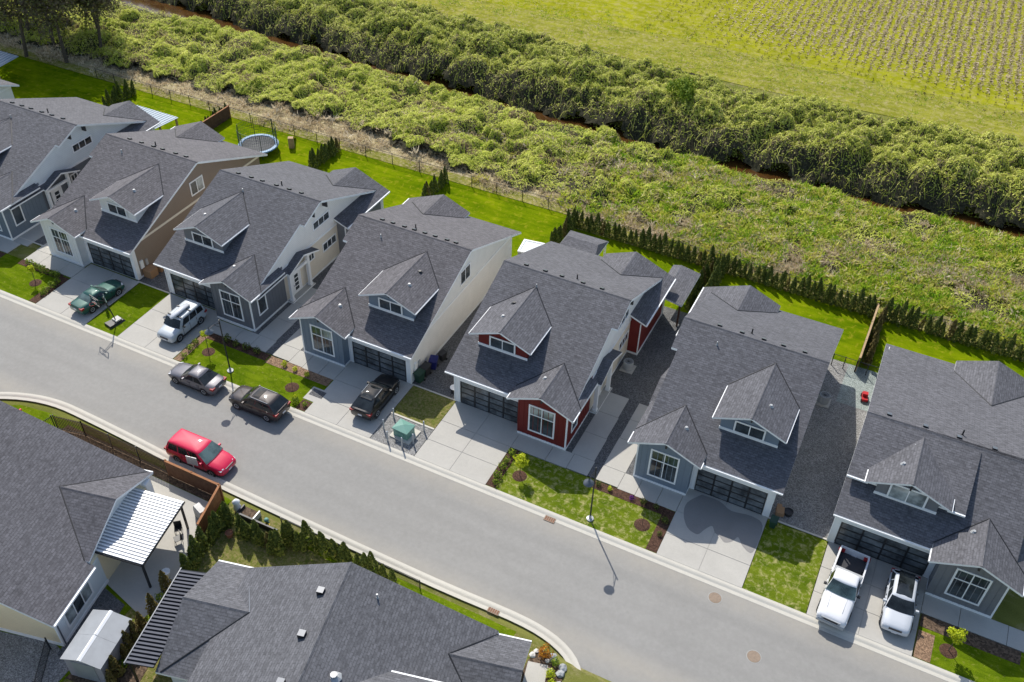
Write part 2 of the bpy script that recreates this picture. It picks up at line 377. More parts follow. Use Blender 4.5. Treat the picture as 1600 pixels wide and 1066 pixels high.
def driveway(x0, x1, y1=46.95, yb=None, cuts=(42.4, 44.55), mid=True, mat='concrete', label=None):
    """joint-cut concrete: each slab is a piece of its own over a darker bed"""
    o = sheet('driveway', rect(x0, x1, 40.45, y1), .008, 'concrete_dark', .1, label=label)
    ys_ = [40.45]+[c for c in cuts if c < y1-.5]+[y1]; xs_ = [x0, (x0+x1)/2, x1] if mid else [x0, x1]; g = .018
    for a, c in zip(ys_, ys_[1:]):
        for p, q in zip(xs_, xs_[1:]):
            dz = .03+random.uniform(-.003, .003)
            sheet('slab', rect(p+(g if p > x0 else 0), q-(g if q < x1 else 0), a+(g if a > 40.5 else 0), c-g), dz, mat, .09, parent=o)
    return o
def path(pts_list, mat='concrete', label=None):
    o = None
    for pts in pts_list:
        if o is None:
            o = MB().slab([(x, y, zg(y)+.028) for x, y in pts], .08, mat, mat).build('footpath'); o['kind'] = 'structure'
        else: sheet('slab', pts, .028, mat, .08, parent=o)
    return o
for dx in (0, -28.85):        # the two pairs of lots seen in full share one layout
    driveway(-26.85+dx, -20.92+dx); driveway(-7.85+(dx if dx == 0 else -28.85), -1.92+(dx if dx == 0 else -28.85))
    g = .015
    path([rect(-20.9+dx, -18.1+dx, 44.55, 46.1), rect(-18.07+dx, -16.4+dx, 44.55, 46.1), rect(-16.37+dx, -14.72+dx, 44.6, 46.1), rect(-16.62+dx, -14.8+dx, 46.13, 47), rect(-16.62+dx, -14.8+dx, 47, 48.6), rect(-16.62+dx, -14.85+dx, 48.63, 51.1), rect(-16.6+dx, -14.9+dx, 51.13, 53.5)])
    path([rect(-12.32+dx, -11.0+dx, 44.5, 46.1), rect(-10.97+dx, -9.4+dx, 44.45, 46.1), rect(-9.37+dx, -7.88+dx, 44.45, 46.1), rect(-14.03+dx, -12.35+dx, 44.6, 46.1), rect(-14.03+dx, -12.32+dx, 46.13, 47), rect(-14.03+dx, -12.32+dx, 47, 49.2), rect(-14.0+dx, -12.3+dx, 49.23, 51.4), rect(-14.0+dx, -12.3+dx, 51.43, 53.4)])
    sheet('lawn', rect(-20.9+dx, -7.87+dx, 40.45, 44.5), 0, 'lawn_front' if dx == 0 else 'lawn')
    sheet('gravel', rect(-17.3+dx, -11.6+dx, 47, 66), .004, 'gravel_dark'); sheet('gravel', rect(-17.3+dx, -11.6+dx, 44.65, 47), .0, 'gravel_dark')
driveway(-65.0, -59.2); driveway(-84.0, -78.2); driveway(2.35, 8.9, 46.85)
path([rect(8.93, 11.2, 43.95, 45.5), rect(11.23, 14.1, 43.95, 45.5), rect(14.13, 17, 43.95, 45.5)])
path([rect(-66.7, -65.05, 44.6, 46.2), rect(-69.2, -66.73, 44.6, 46.2), rect(-70.9, -69.23, 44.6, 46.2), rect(-71.0, -69.4, 46.23, 47), rect(-71.0, -69.4, 47, 53)])
path([rect(-75.8, -73.0, 44.6, 46.2), rect(-78.1, -75.83, 44.6, 46.2), rect(-74, -72.2, 46.23, 47), rect(-74, -72.2, 47, 53)])
sheet('lawn', rect(-78.1, -65.05, 40.45, 44.55), 0, 'lawn'); sheet('lawn', rect(-59.15, -55.75, 40.45, 47), 0, 'lawn'); sheet('lawn', rect(-88, -84.05, 40.45, 47), 0, 'lawn')
sheet('lawn', rect(-30.75, -26.9, 43.55, 46.9), 0, 'lawn_thin'); sheet('lawn', rect(-1.88, 2.3, 40.45, 46.8), 0, 'lawn_front'); sheet('lawn', rect(9, 40, 40.45, 43.9), 0, 'lawn')
sheet('gravel', rect(-30.75, -26.9, 40.45, 43.4), .004, 'gravel'); sheet('footpath', rect(-30.75, -26.9, 43.4, 43.55), .05, 'kerb')
for x0, x1, mt in ((-31.1, -26.8, 'gravel_dark'), (-59.6, -55.6, 'gravel_dark'), (-2.05, 2.4, 'gravel'), (-88.5, -83.8, 'gravel_dark'), (-74.2, -69.1, 'gravel_dark')):
    sheet('gravel', rect(x0, x1, 47, 66), .004, mt); sheet('footpath', rect(x0+.1, x1-.1, 46.88, 47.0), .03, 'kerb')
sheet('gravel', rect(-.2, 2.4, 61.0, 66.0), .012, 'gravel_light')
for x0, x1 in ((-105, -85.9), (-85.8, -72), (-71.9, -57.2), (-57.1, -43.8), (-43.7, -29.2), (-29.1, -14.2), (-14.1, .6), (.7, 40)):
    sheet('lawn', rect(x0, x1, 66, 73.4 if x0 > -30 else 75.2), .0, 'lawn_back')
sheet('verge', rect(-110, -29.2, 75.25, 76.7), .015, 'rough_grass'); sheet('dry_grass', rect(-125, -29.2, 75.25, 81.5), -.0, 'dry_grass'); sheet('dry_grass', rect(-29.1, 45, 73.45, 82), -.0, 'rough_grass')
# beds of mulch beside the drives and paths
for r_, mt in (((-20.9, -20.15, 40.5, 44.5), 'mulch'), ((-14.0, -8.6, 43.75, 44.48), 'mulch'), ((-8.65, -7.88, 40.5, 44.4), 'mulch'), ((-49.7, -49.0, 40.5, 44.4), 'mulch_tan'), ((-49.0, -43, 43.75, 44.5), 'mulch'),
               ((-42.9, -36.8, 43.6, 44.48), 'mulch_tan'), ((-37.6, -36.75, 40.5, 41.55), 'mulch'), ((-65.9, -65.06, 40.5, 44.4), 'mulch'), ((-71, -65.9, 43.9, 44.55), 'mulch'), ((9.0, 10.0, 40.5, 42.6), 'mulch_tan'), ((9.0, 15, 42.9, 43.9), 'soil'), ((-78, -73, 43.7, 44.5), 'mulch')):
    sheet('planting_bed', rect(*r_), .018, mt)
sheet('footpath', rect(-37.7, -36.2, 41.65, 43.1), .03, 'concrete'); sheet('gravel', rect(-37.55, -36.35, 42.2, 42.95), .036, 'gravel_dark')
# south lots
sheet('lawn', [(-10.2, 29.3), (-11.6, 30.3), (-14.5, 30.75), (-30, 30.75), (-35.9, 30.9), (-35.9, 14), (-10.2, 14)], .0, 'lawn_thin', flat=-.03)
sheet('lawn', [(-13.6, 30.7), (-31.3, 30.72), (-31.3, 30.1), (-20, 29.2), (-13.6, 28)], .012, 'lawn', flat=-.03)
sheet('lawn', [(-36.0, 30.9), (-46, 31.2), (-53.5, 31.3), (-56.3, 30.9), (-60, 28.6), (-60, 12), (-36, 12)], .0, 'lawn', flat=-.03)
sheet('planting_bed', [(-36.7, 30.85), (-46, 31.0), (-51.5, 31.0), (-51.6, 30.15), (-36.7, 30.05)], .012, 'soil', flat=-.03)
sheet('patio', [(-36.7, 30.0), (-51.7, 30.1), (-51.7, 22), (-41, 22), (-38.7, 21.7), (-34.0, 20.6), (-35.7, 27.2)], .02, 'concrete', flat=-.03)
sheet('gravel', [(-38.6, 21.4), (-37.6, 16.5), (-35.4, 16.2), (-36.5, 21.0)], .03, 'gravel_dark', flat=-.03)
sheet('gravel', [(-38.3, 17.0), (-46, 15.0), (-46, 8), (-36, 8), (-36.2, 16.5)], .02, 'gravel', flat=-.03)
sheet('planting_bed', [(-36.0, 15.6), (-34.0, 24), (-33.5, 24), (-31.6, 16)], .02, 'soil', flat=-.03)
sheet('planting_bed', [(-12.1, 29.3), (-11.7, 30.3), (-10.3, 29.9), (-9.7, 29.1), (-9.6, 27), (-12, 27)], .015, 'soil', flat=-.03)
sheet('footpath', [(-12.05, 29.2), (-10.85, 29.5), (-10.2, 27.0), (-11.5, 26.7)], .04, 'concrete', flat=-.03)
wet = densify([(-6.7, 46.75), (-7.4, 45.6), (-7.3, 44.5), (-6.7, 43.5), (-5.9, 43.25), (-5.55, 43.9), (-5.2, 44.4), (-4.85, 43.95), (-4.45, 43.75), (-4.0, 43.45), (-3.55, 43.8), (-3.3, 44.3), (-2.8, 43.7), (-2.05, 43.55), (-2.05, 46.0), (-3.0, 46.5), (-4.4, 46.3), (-5.4, 46.75), (-6.7, 46.75)], 4)
o = MB().slab([(x, y, zg(y)+.037) for x, y in wet][:-1], .004, 'wet', 'wet').build('wet_patch'); o['kind'] = 'structure'
# ditch, field
xsd = list(range(-150, 50, 5)); b = MB()
for a, c in zip(xsd, xsd[1:]): b.poly([(a, ditch(a)-3.4, -1.12), (c, ditch(c)-3.4, -1.12), (c, ditch(c)+3.4, -1.12), (a, ditch(a)+3.4, -1.12)], 'water')
struct('water', b)
sheet('field', [(-160, 117), (-60, 114.5), (-20, 114), (60, 118), (120, 320), (-260, 320)], .0, 'field_grass', .1, flat=0)
sheet('field_margin', [(-160, 113.5), (-60, 112.5), (-20, 112), (60, 115.5), (60, 122.5), (-10, 121.2), (-35, 121.5), (-60, 119.8), (-160, 119)], .012, 'field_margin', .04, flat=0)
# ------------------------------------------------------------------ houses of the row
def window(parent, m, face, a0, a1, z0, z1, at, cols, rows=None, fr=.09, glassm='glass', out=.05, sill=True):
    """white framed window in a wall plane; face 'y' looks to -y at y=at, 'x' looks to +x at x=at; panes are pieces"""
    def B(mb, u0, u1, w0, w1, d0, d1, mat):
        if face == 'y': mb.box(u0, u1, at-d1, at-d0, w0, w1, mat)
        else: mb.box(at+d0, at+d1, u0, u1, w0, w1, mat)
    rows = rows or [(0, 1)]
    f = MB(m); T = .12
    B(f, a0-T, a1+T, z1, z1+T, 0, out, 'white'); B(f, a0-T, a1+T, z0-T, z0, 0, out+.012, 'white')
    B(f, a0-T, a0, z0, z1, 0, out, 'white'); B(f, a1, a1+T, z0, z1, 0, out, 'white')
    w = (a1-a0)/cols
    for i in range(1, cols): B(f, a0+w*i-.035, a0+w*i+.035, z0, z1, 0, out-.008, 'white')
    for r0, r1 in rows[:-1]: B(f, a0, a1, z0+(z1-z0)*r1-.04, z0+(z1-z0)*r1+.04, 0, out-.004, 'white')
    o = f.build('window', parent); k = 0
    for r0, r1 in rows:
        for i in range(cols):
            p = MB(m); gm = glassm if isinstance(glassm, str) else glassm[k % len(glassm)]; k += 1
            B(p, a0+w*i+(.035 if i else 0), a0+w*(i+1)-(.035 if i < cols-1 else 0), z0+(z1-z0)*r0+(.04 if r0 > 0 else 0), z0+(z1-z0)*r1-(.04 if r1 < 1 else 0), 0, .018, gm)
            p.build('pane', o)
    return o
def gable_roof(mb, x0, xr, x1, y0, y1, zr, s0, t=.17, mat=None, s1=None):
    """ridge along y at xr; eaves at x0 and x1"""
    s1 = s0 if s1 is None else s1
    mb.slab([(x0, y0, zr-s0*(xr-x0)), (xr, y0, zr), (xr, y1, zr), (x0, y1, zr-s0*(xr-x0))], t, mat, 'white')
    mb.slab([(xr, y0, zr), (x1, y0, zr-s1*(x1-xr)), (x1, y1, zr-s1*(x1-xr)), (xr, y1, zr)], t, mat, 'white')
def vent(parent, m, p, s, sl):
    b = MB(m); x, y, z = p; zz = lambda yy: z+(yy-y)*sl
    h = .13
    b.slab([(x-s, y-s, zz(y-s)+h), (x+s, y-s, zz(y-s)+h), (x+s, y+s, zz(y+s)+h), (x-s, y+s, zz(y+s)+h)], h+.05, 'metal_dark', 'black_metal')
    return b.build('roof_vent', parent)
def pipe(parent, m, p, r=.055, h=.45, mat='black_metal', nm='vent_pipe'):
    b = MB(m); x, y, z = p; b.tube((x, y, z-.2), (x, y, z+h), r, mat, 8); b.tube((x, y, z-.1), (x, y, z+.06), r*2.2, mat, 8, r*1.2); return b.build(nm, parent)
BASE = dict(W=9.715, bw=3.958, bp=.852, ro=.587, eo=.659, yr=9.135, zr=7.511, D=17.912, sf=.412, sb=.415, xb=7.679, hb=2.642, bov=.527, zb=4.928, sbm=.436,
            xd=2.875, yd=2.134, hd=2.569, wd=2.057, dov=.584, zd=6.997, sd=.418, xr=7.43, zrp=5.167)
def house(name, label, x0, y0, m, c, rz=0., shed=False, over=None, z0=0.):
    """c: front, side, gable, dormer, porch colours and extras"""
    p = dict(BASE); p.update(over or {})
    g = lambda k: p[k]
    W, bw, bp, ro, eo, yr, zr, D, sf, sb = (p[k] for k in ('W', 'bw', 'bp', 'ro', 'eo', 'yr', 'zr', 'D', 'sf', 'sb'))
    h = thing(name, label, 'house', (x0, y0, z0), rz, 'houses in the upper row along the street')
    zf = lambda y: zr-sf*(yr-y); zb_ = lambda y: zr-sb*(y-yr); yf = lambda z: yr-(zr-z)/sf; yb = lambda z: yr+(zr-z)/sb
    T = .2; ZB = 3.5; sh = c.get('sh', 'shingle')
    # walls
    b = MB(m); b.box(0, W, 0, D, -.3, ZB, c['side']); b.build('wall', h)
    b = MB(m); ya = max(.0, yf(ZB+T)); yc = min(D, yb(ZB+T)); b.prism([(ya, ZB), (yc, ZB), (yc, max(ZB+.02, zb_(yc)-T)), (yr, zr-T), (ya, max(ZB+.02, zf(ya)-T))], 'x', .004, W-.004, c['gable']); b.build('gable_wall', h)
    for xx in (-.03, W-.01): MB(m).box(xx, xx+.04, .0, D, ZB-.1, ZB+.12, c.get('band', 'white')).build('belly_band', h)
    b = MB(m); b.box(-.03, W+.03, -.03, D+.03, -.3, .18, 'white'); b.build('foundation_trim', h)
    # main roof, front slope with a jog at the bump side
    xo, xj, yj = W+ro, W+.12, 6.6
    r = MB(m)
    ye = -eo
    r.slab([(-ro, ye, zf(ye)), (xj-.3, ye, zf(ye)), (xj, ye+.5, zf(ye+.5)), (xj, yj, zf(yj)), (xo, yj, zf(yj)), (xo, yr, zr), (-ro, yr, zr)], T, sh, 'white')
    r.slab([(-ro, yr, zr), (xo, yr, zr), (xo, D+eo, zb_(D+eo)), (-ro, D+eo, zb_(D+eo))], T, sh, 'white')
    roof = r.build('roof', h)
    b = MB(m); b.prism([(yr-.16, zr-.16*sf-.01), (yr, zr+.035), (yr+.16, zr-.16*sb-.01)], 'x', -ro-.01, xo+.01, sh); b.build('ridge_cap', roof)
    nv = c.get('nv', 6)
    for i in range(nv): vent(roof, m, (.9+(W-1.6)*(i+.15)/nv+random.uniform(-.15, .15), yr+.55, zb_(yr+.55)), .15, -sb)
    pipe(roof, m, (W*.55, yr+1.1, zb_(yr+1.1))); pipe(roof, m, (W*(.3 if m > 0 else .75), yr-1.3, zf(yr-1.3)), .05, .3, 'steel')
    # gutter along the garage eave
    b = MB(m); b.box(-ro, p['xb']-p['hb']+.1, ye-.09, ye-.004, zf(ye)-.15, zf(ye)-.04, 'white'); b.build('gutter', h)
    b = MB(m); b.box(-.12, -.04, -.16, -.06, .1, zf(0)-.35, 'white'); b.build('downspout', h)
    # garage front
    b = MB(m)
    b.box(-.05, .36, -.07, 0, 0, 2.72, 'white'); b.box(W-bw-.36, W-bw-.004, -.07, 0, 0, 2.72, 'white'); b.box(.36, W-bw-.36, -.06, 0, 2.32, 2.72, 'white'); b.build('garage_surround', h)
    gx0, gx1 = .4, W-bw-.4; nc, nr = 4, 4
    b = MB(m); b.box(gx0, gx1, -.02, 0, .02, 2.3, 'black_metal')
    for i in range(nc+1): xx = gx0+(gx1-gx0)*i/nc; b.box(max(gx0, xx-.06), min(gx1, xx+.06), -.06, -.02, .02, 2.3, 'black_metal')
    for j in range(nr+1): zz = .02+2.28*j/nr; b.box(gx0, gx1, -.055, -.02, max(.02, zz-.045), min(2.3, zz+.045), 'black_metal')
    gd = b.build('garage_door', h)
    for i in range(nc):
        for j in range(nr):
            q = MB(m); q.box(gx0+(gx1-gx0)*i/nc+.06, gx0+(gx1-gx0)*(i+1)/nc-.06, -.034, -.021, .02+2.28*j/nr+.045, .02+2.28*(j+1)/nr-.045, 'frosted'); q.build('door_panel', gd)
    # projecting front room
    xb, hb, zbk, sbm = p['xb'], p['hb'], p['zb'], p['sbm']; bx0, bx1 = W-bw, W; zt = lambda x: zbk-sbm*abs(x-xb)-.16
    X1 = bx1+.014; b = MB(m); b.prism([(bx0+.003, -.25), (X1, -.25), (X1, zt(X1)), (xb, zt(xb)), (bx0+.003, zt(bx0))], 'y', -bp, 3.66, c['front']); fr = b.build('front_room', h)
    b = MB(m)
    for k in range(int((bx1-bx0)/.4)+1):
        xx = bx0+.02+k*.4
        if bx1-xx > .05: b.box(xx, xx+.045, -bp-.022, -bp, .2, zt(xx+.02)-.02, c['front'])
    for k in range(1, 11): b.box(X1, X1+.02, -bp+k*.4, -bp+k*.4+.045, .2, 3.1, c['front'])
    o = b.build('battens', fr); o['kind'] = 'stuff'
    b = MB(m); b.box(bx0-.03, bx1+.035, -bp-.04, -bp+.3, -.2, .2, 'white'); b.box(bx1-.02, bx1+.04, -bp+.3, 3.6, -.2, .2, 'white'); b.box(bx0-.035, bx0+.02, -bp+.3, -.08, -.2, .2, 'white')
    b.box(bx1-.08, bx1+.03, -bp-.03, -bp+.06, .2, zt(bx1)-.02, 'white'); b.box(bx0-.03, bx0+.06, -bp-.03, -bp+.06, .2, zt(bx0)-.02, c['front']); b.build('base_trim', h)
    r = MB(m); ybk = yf(zbk)+.4; gable_roof(r, xb-hb, xb, xb+hb, -bp-p['bov'], ybk, zbk, sbm, .16, sh)
    fr_ = r.build('front_room_roof', h)
    b = MB(m); b.prism([(xb-.13, zbk-.13*sbm-.01), (xb, zbk+.03), (xb+.13, zbk-.13*sbm-.01)], 'y', -bp-p['bov']-.01, yf(zbk)+.1, sh); b.build('ridge_cap', fr_)
    b = MB(m); b.box(xb-.06, xb+.06, -bp-.3, -bp, zbk-.75, zbk-.3, 'dark_plastic'); b.build('bracket', h)
    pipe(fr_, m, (xb-.7, 1.0, zbk-.7*sbm), .1, .12, 'steel', 'roof_vent')
    b = MB(m); zz = zbk-sbm*hb; b.box(xb+hb, xb+hb+.07, -bp-p['bov']+.02, -.2, zz-.15, zz-.02, 'white'); b.build('gutter', h); MB(m).box(xb-hb-.07, xb-hb, -bp-p['bov']+.02, -.75, zz-.15, zz-.02, 'white').build('gutter', h)
    window(h, m, 'y', xb-.95, xb+.95, .85, 3.3, -bp-.002, 2, [(0, .66), (.66, 1)], glassm=c.get('bwin', 'glass'))
    # dormer
    xd, yd, hd, wd, zd, sd = (p[k] for k in ('xd', 'yd', 'hd', 'wd', 'zd', 'sd')); y0d = yd-p['dov']; zq = lambda x: zd-sd*abs(x-xd)-.15
    b = MB(m); b.prism([(xd-wd, zf(yd)-.3), (xd+wd, zf(yd)-.3), (xd+wd, zq(xd+wd)), (xd, zq(xd)), (xd-wd, zq(xd-wd))], 'y', yd, yf(zd-.3), c['dormer']); b.build('dormer_wall', h)
    b = MB(m); b.box(xd-wd-.04, xd+wd+.04, yd-.05, yd-.002, zf(yd)-.05, zf(yd)+.2, 'white'); b.build('dormer_trim', h)
    r = MB(m); gable_roof(r, xd-hd, xd, xd+hd, y0d, yf(zd)+.4 if not shed else yf(zd)-.05, zd, sd, .15, sh); dr = r.build('dormer_roof', h)
    b = MB(m); b.prism([(xd-.13, zd-.13*sd-.01), (xd, zd+.03), (xd+.13, zd-.13*sd-.01)], 'y', y0d-.01, yf(zd)+.1, sh); b.build('ridge_cap', dr)
    pipe(dr, m, (xd-.8, yd+1.6, zd-.8*sd), .1, .12, 'steel', 'roof_vent')
    if c.get('dv'): pipe(dr, m, (xd-.75 if m > 0 else xd-.7, yd+3.4, zd-.75*sd), .12, .13, 'black_metal', 'roof_vent')
    b = MB(m); b.box(xd-.05, xd+.05, yd-.25, yd, zd-.7, zd-.3, 'dark_plastic'); b.build('bracket', h)
    for s in (-1, 1): MB(m).box(xd+s*hd-(.06 if s < 0 else 0), xd+s*hd+(.06 if s > 0 else 0), y0d+.02, yf(zd-sd*hd)-.1, zd-sd*hd-.13, zd-sd*hd-.04, 'white').build('gutter', dr)
    for s in (-1, 1):
        MB(m).tube((xd, yf(zd)-.03, zd+.0), (xd+s*hd, yf(zd-sd*hd), zd-sd*hd+.0), .045, 'black_metal', 6).build('valley_flashing', dr)
        ze_ = zbk-sbm*hb; fb = min(1., (zbk-zf(-eo+.1))/(sbm*hb)); MB(m).tube((xb, yf(zbk)-.03, zbk), (xb+s*hb*fb, yf(zbk-sbm*hb*fb), zbk-sbm*hb*fb), .045, 'black_metal', 6).build('valley_flashing', fr_)
    zw = zf(yd)+.28; window(h, m, 'y', xd-(.98 if not shed else 1.08), xd+(.98 if not shed else 1.08), zw-(0 if not shed else .08), zw+.85 if not shed else zw+1.08, yd-.05, 2, glassm=c.get('dwin', 'glass'))
    if shed:      # wide shed dormer behind the gabled one
        r = MB(m); ys, zs = 1.55, 5.15; ya = yr-.25; za = zf(ya)+.06; X0, X1_ = -ro, 7.2
        r.slab([(X0, ys, zs), (X1_, ys, zs), (X1_, ya, za), (X0, ya, za)], .16, sh, 'white'); r.build('shed_roof', h)
        b = MB(m); b.prism([(2.35, zf(2.35)-.2), (ya, zf(ya)-.2), (ya, za-.1), (2.35, zs+(za-zs)*.8/(ya-ys)-.1)], 'x', .1, X1_-.5, c['dormer']); b.build('shed_wall', h)
        b = MB(m); b.box(X0, xd-hd+.2, ys-.11, ys-.003, zs-.15, zs-.02, 'white'); b.build('gutter', h); MB(m).box(xd+hd-.2, X1_, ys-.11, ys-.003, zs-.15, zs-.02, 'white').build('gutter', h)
    # rear cross gable with the side bump-out under its outer slope
    xr, zrp = p['xr'], p['zrp']; xi, xe = xr-2.75, W+1.42 if not shed else W+.5; yg0 = 11.4
    r = MB(m); sl = .41; zi = zrp-sl*(xr-xi)
    r.slab([(xi, yb(zi)-.3, zi), (xr, yb(zrp)-.3, zrp), (xr, D+.65, zrp), (xi, D+.65, zi)], .16, sh, 'white')
    r.slab([(xr, yb(zrp)-.3, zrp), (W-.2, yg0, zrp-sl*(W-.2-xr)), (xe, yg0, zrp-sl*(xe-xr)), (xe, D+.65, zrp-sl*(xe-xr)), (xr, D+.65, zrp)], .16, sh, 'white')
    rr = r.build('rear_roof', h)
    MB(m).tube((xr, yb(zrp)+.03, zrp), (xi, yb(zi), zi), .045, 'black_metal', 6).build('valley_flashing', rr); MB(m).tube((xr, yb(zrp)+.03, zrp), (W+ro, yb(zrp-sl*(W+ro-xr)), zrp-sl*(W+ro-xr)), .045, 'black_metal', 6).build('valley_flashing', rr)
    b = MB(m); b.box(W-.1, W+.9 if not shed else W+.05, yg0+.35, D-.01, -.2, zrp-sl*(W+.9-xr)-.14, c['bump']); b.build('side_room', h)
    b = MB(m); b.prism([(xi+.4, 0), (xe-.45, 0), (xe-.45, zrp-sl*(xe-.45-xr)-.15), (xr, zrp-.16), (xi+.4, zrp-sl*(xr-xi-.4)-.15)], 'y', D-.3, D+.12, c['gable']); b.build('rear_wall', h)
    if not shed:
        b = MB(m); b.box(W-.02, W+.95, yg0+.3, D+.1, -.2, .18, 'white'); b.box(W+.86, W+.93, yg0+.31, yg0+.42, .18, 3.3, 'white'); b.build('side_room_trim', h)
        b = MB(m); b.box(xe, xe+.1, yg0, D+.6, zrp-sl*(xe-xr)-.14, zrp-sl*(xe-xr)-.02, 'white'); b.build('gutter', h)
        # lean-to strip and gabled entry porch on the side
        r = MB(m); r.slab([(W-.5, -.3, 3.78), (W+.5, -.3, 3.3), (W+.5, 4.2, 3.3), (W-.5, 4.2, 3.78)], .14, sh, 'white'); r.build('side_roof', h)
        r = MB(m); yp, zp, hp = 5.75, 4.05, 2.15
        xa, xz = W-.4, W+.8
        r.slab([(xa, yp-hp, zp-.36*hp), (xz, yp-hp, zp-.36*hp), (xz, yp, zp), (xa, yp, zp)], .15, sh, 'white')
        r.slab([(xa, yp, zp), (xz, yp, zp), (xz, yp+hp, zp-.36*hp), (xa, yp+hp, zp-.36*hp)], .15, sh, 'white'); r.build('porch_roof', h)
        for yy in (3.95, 6.6):
            b = MB(m); b.box(W+.24, W+.52, yy-.13, yy+.13, 0, zp-.36*abs(yy-yp)-.14, 'white'); b.box(W+.2, W+.56, yy-.17, yy+.17, .0, .35, 'white'); b.build('porch_post', h)
        b = MB(m); b.box(W+.28, W+.46, 3.95, 6.6, 2.65, 2.9, 'white'); b.build('porch_beam', h)
        b = MB(m); b.box(W+.03, W+.62, 3.7, 7.0, -.3, .13, 'white', 'concrete'); b.build('porch_step', h)
        b = MB(m); b.box(W, W+.06, 4.55, 4.68, .13, 2.4, 'white'); b.box(W, W+.06, 5.72, 5.85, .13, 2.4, 'white'); b.box(W, W+.06, 4.68, 5.72, 2.22, 2.4, 'white'); b.box(W, W+.035, 4.68, 5.72, .13, 2.22, 'white')
        dd = b.build('entry_door', h)
        for k in range(4): q = MB(m); q.box(W+.036, W+.05, 4.95, 5.45, .45+k*.43, .45+k*.43+.32, 'glass'); q.build('pane', dd)
        q = MB(m); q.box(W+.036, W+.1, 4.76, 4.8, 1.0, 1.12, 'steel'); q.build('handle', dd)
        window(h, m, 'x', 8.45, 10.75, 4.75, 5.4, W-.002, 3); window(h, m, 'x', 9.45, 11.35, 1.85, 2.55, W, 3)
        window(h, m, 'x', 7.3, 7.95, 2.1, 2.7, W, 2); window(h, m, 'x', .05, .95, 1.25, 3.05, W+.036, 1)
        b = MB(m)
        for yy in (8.2, 10.1): b.box(W, W+.5, yy-.06, yy+.06, (zf(yy) if yy < yr else zb_(yy))-.75, (zf(yy) if yy < yr else zb_(yy))-.2, 'dark_plastic'); 
        b.build('bracket', h)
    if m < 0: 
        # the mirrored houses show the wall beside the garage
        f = MB(1); x = 0
        for a0, a1, z0_, z1_ in ((8.3, 9.85, 4.3, 5.5),):
            o = MB(1); 
            o.box(.0, .05, a0-.12, a1+.12, z1_, z1_+.12, 'white'); o.box(.0, .05, a0-.12, a1+.12, z0_-.12, z0_, 'white'); o.box(0, .05, a0-.12, a0, z0_, z1_, 'white'); o.box(0, .05, a1, a1+.12, z0_, z1_, 'white'); o.box(0, .045, (a0+a1)/2-.035, (a0+a1)/2+.035, z0_, z1_, 'white')
            w = o.build('window', h)
            for q0, q1, gm in ((a0, (a0+a1)/2-.035, 'glass'), ((a0+a1)/2+.035, a1, c.get('swin', 'glass'))): MB(1).box(0, .02, q0, q1, z0_, z1_, gm).build('pane', w)
        MB(1).box(0, .12, .5, .85, .9, 1.7, 'white').box(0, .1, 1.15, 1.4, .9, 1.5, 'steel').build('meter_box', h)
        o = MB(1); o.box(-.0, .05, -.06, .3, 0, 3.2, 'white'); o.build('corner_board', h)
    return h
HA = house('detached_house', 'grey house with pale blue gable side at the left edge, its porch facing right', -83.8, 47.1, 1, dict(front='slate', side='dark_grey', gable='pale_blue', dormer='mid_grey', bump='mid_grey', band='white', bwin='glass'))
HB = house('detached_house', 'house with a cream batten front room and a brown side wall behind the green car', -59.5, 47.19, -1, dict(sh='shingle_warm', front='offwhite', side='brown', gable='brown', dormer='offwhite', bump='brown', band='cream', swin='glass_blind'))
HC = house('detached_house', 'dark grey house with a white and cream side wall behind the pale boxy car', -55.65, 47.15, 1, dict(sh='shingle_dark', front='dark_grey', side='cream', gable='cream_light', dormer='mid_grey', bump='mid_grey', bwin='glass'))
HD = house('detached_house', 'slate blue house with a long off-white side wall behind the black car', -31.03, 46.99, -1, dict(sh='shingle_warm', front='slate_pale', side='cream_light', gable='offwhite', dormer='slate_pale', bump='slate', dv=1, nv=8, bwin=['glass', 'glass', 'glass_blind', 'glass_green']))
HE = house('detached_house', 'dark red fronted house in the middle of the row', -26.88, 46.98, 1, dict(front='red', side='cream', gable='offwhite', dormer='red', bump='red', dv=1, nv=5, bwin=['glass', 'glass', 'glass_blind', 'glass_blind']))
HF = house('detached_house', 'slate blue house with an empty half-wet driveway', -2.0, 47.0, -1, dict(sh='shingle_dark', front='slate_pale', side='cream_light', gable='offwhite', dormer='slate_pale', bump='slate', nv=5, bwin=['glass', 'glass', 'glass_green', 'glass']))
HG = house('detached_house', 'grey house at the right edge with a wide shed dormer above the white pickup', 2.3, 46.9, 1, dict(front='mid_grey', side='mid_grey', gable='offwhite', dormer='mid_grey', bump='mid_grey', nv=4, dwin='glass_blind'), shed=True,
           over=dict(W=10.7, bw=4.05, bp=1.35, yr=6.35, zr=6.75, sf=.47, sb=.272, xb=8.67, hb=2.75, zb=4.85, xd=3.6, yd=1.45, hd=2.72, wd=1.95, zd=6.6, dov=.32, sd=.42, xr=7.7, zrp=4.85, D=18.2, ro=.3))
HZ = house('detached_house', 'partly hidden house whose roof corner shows at the far left edge', -92.6, 46.2, -1, dict(front='mid_grey', side='offwhite', gable='offwhite', dormer='mid_grey', bump='mid_grey', nv=3))
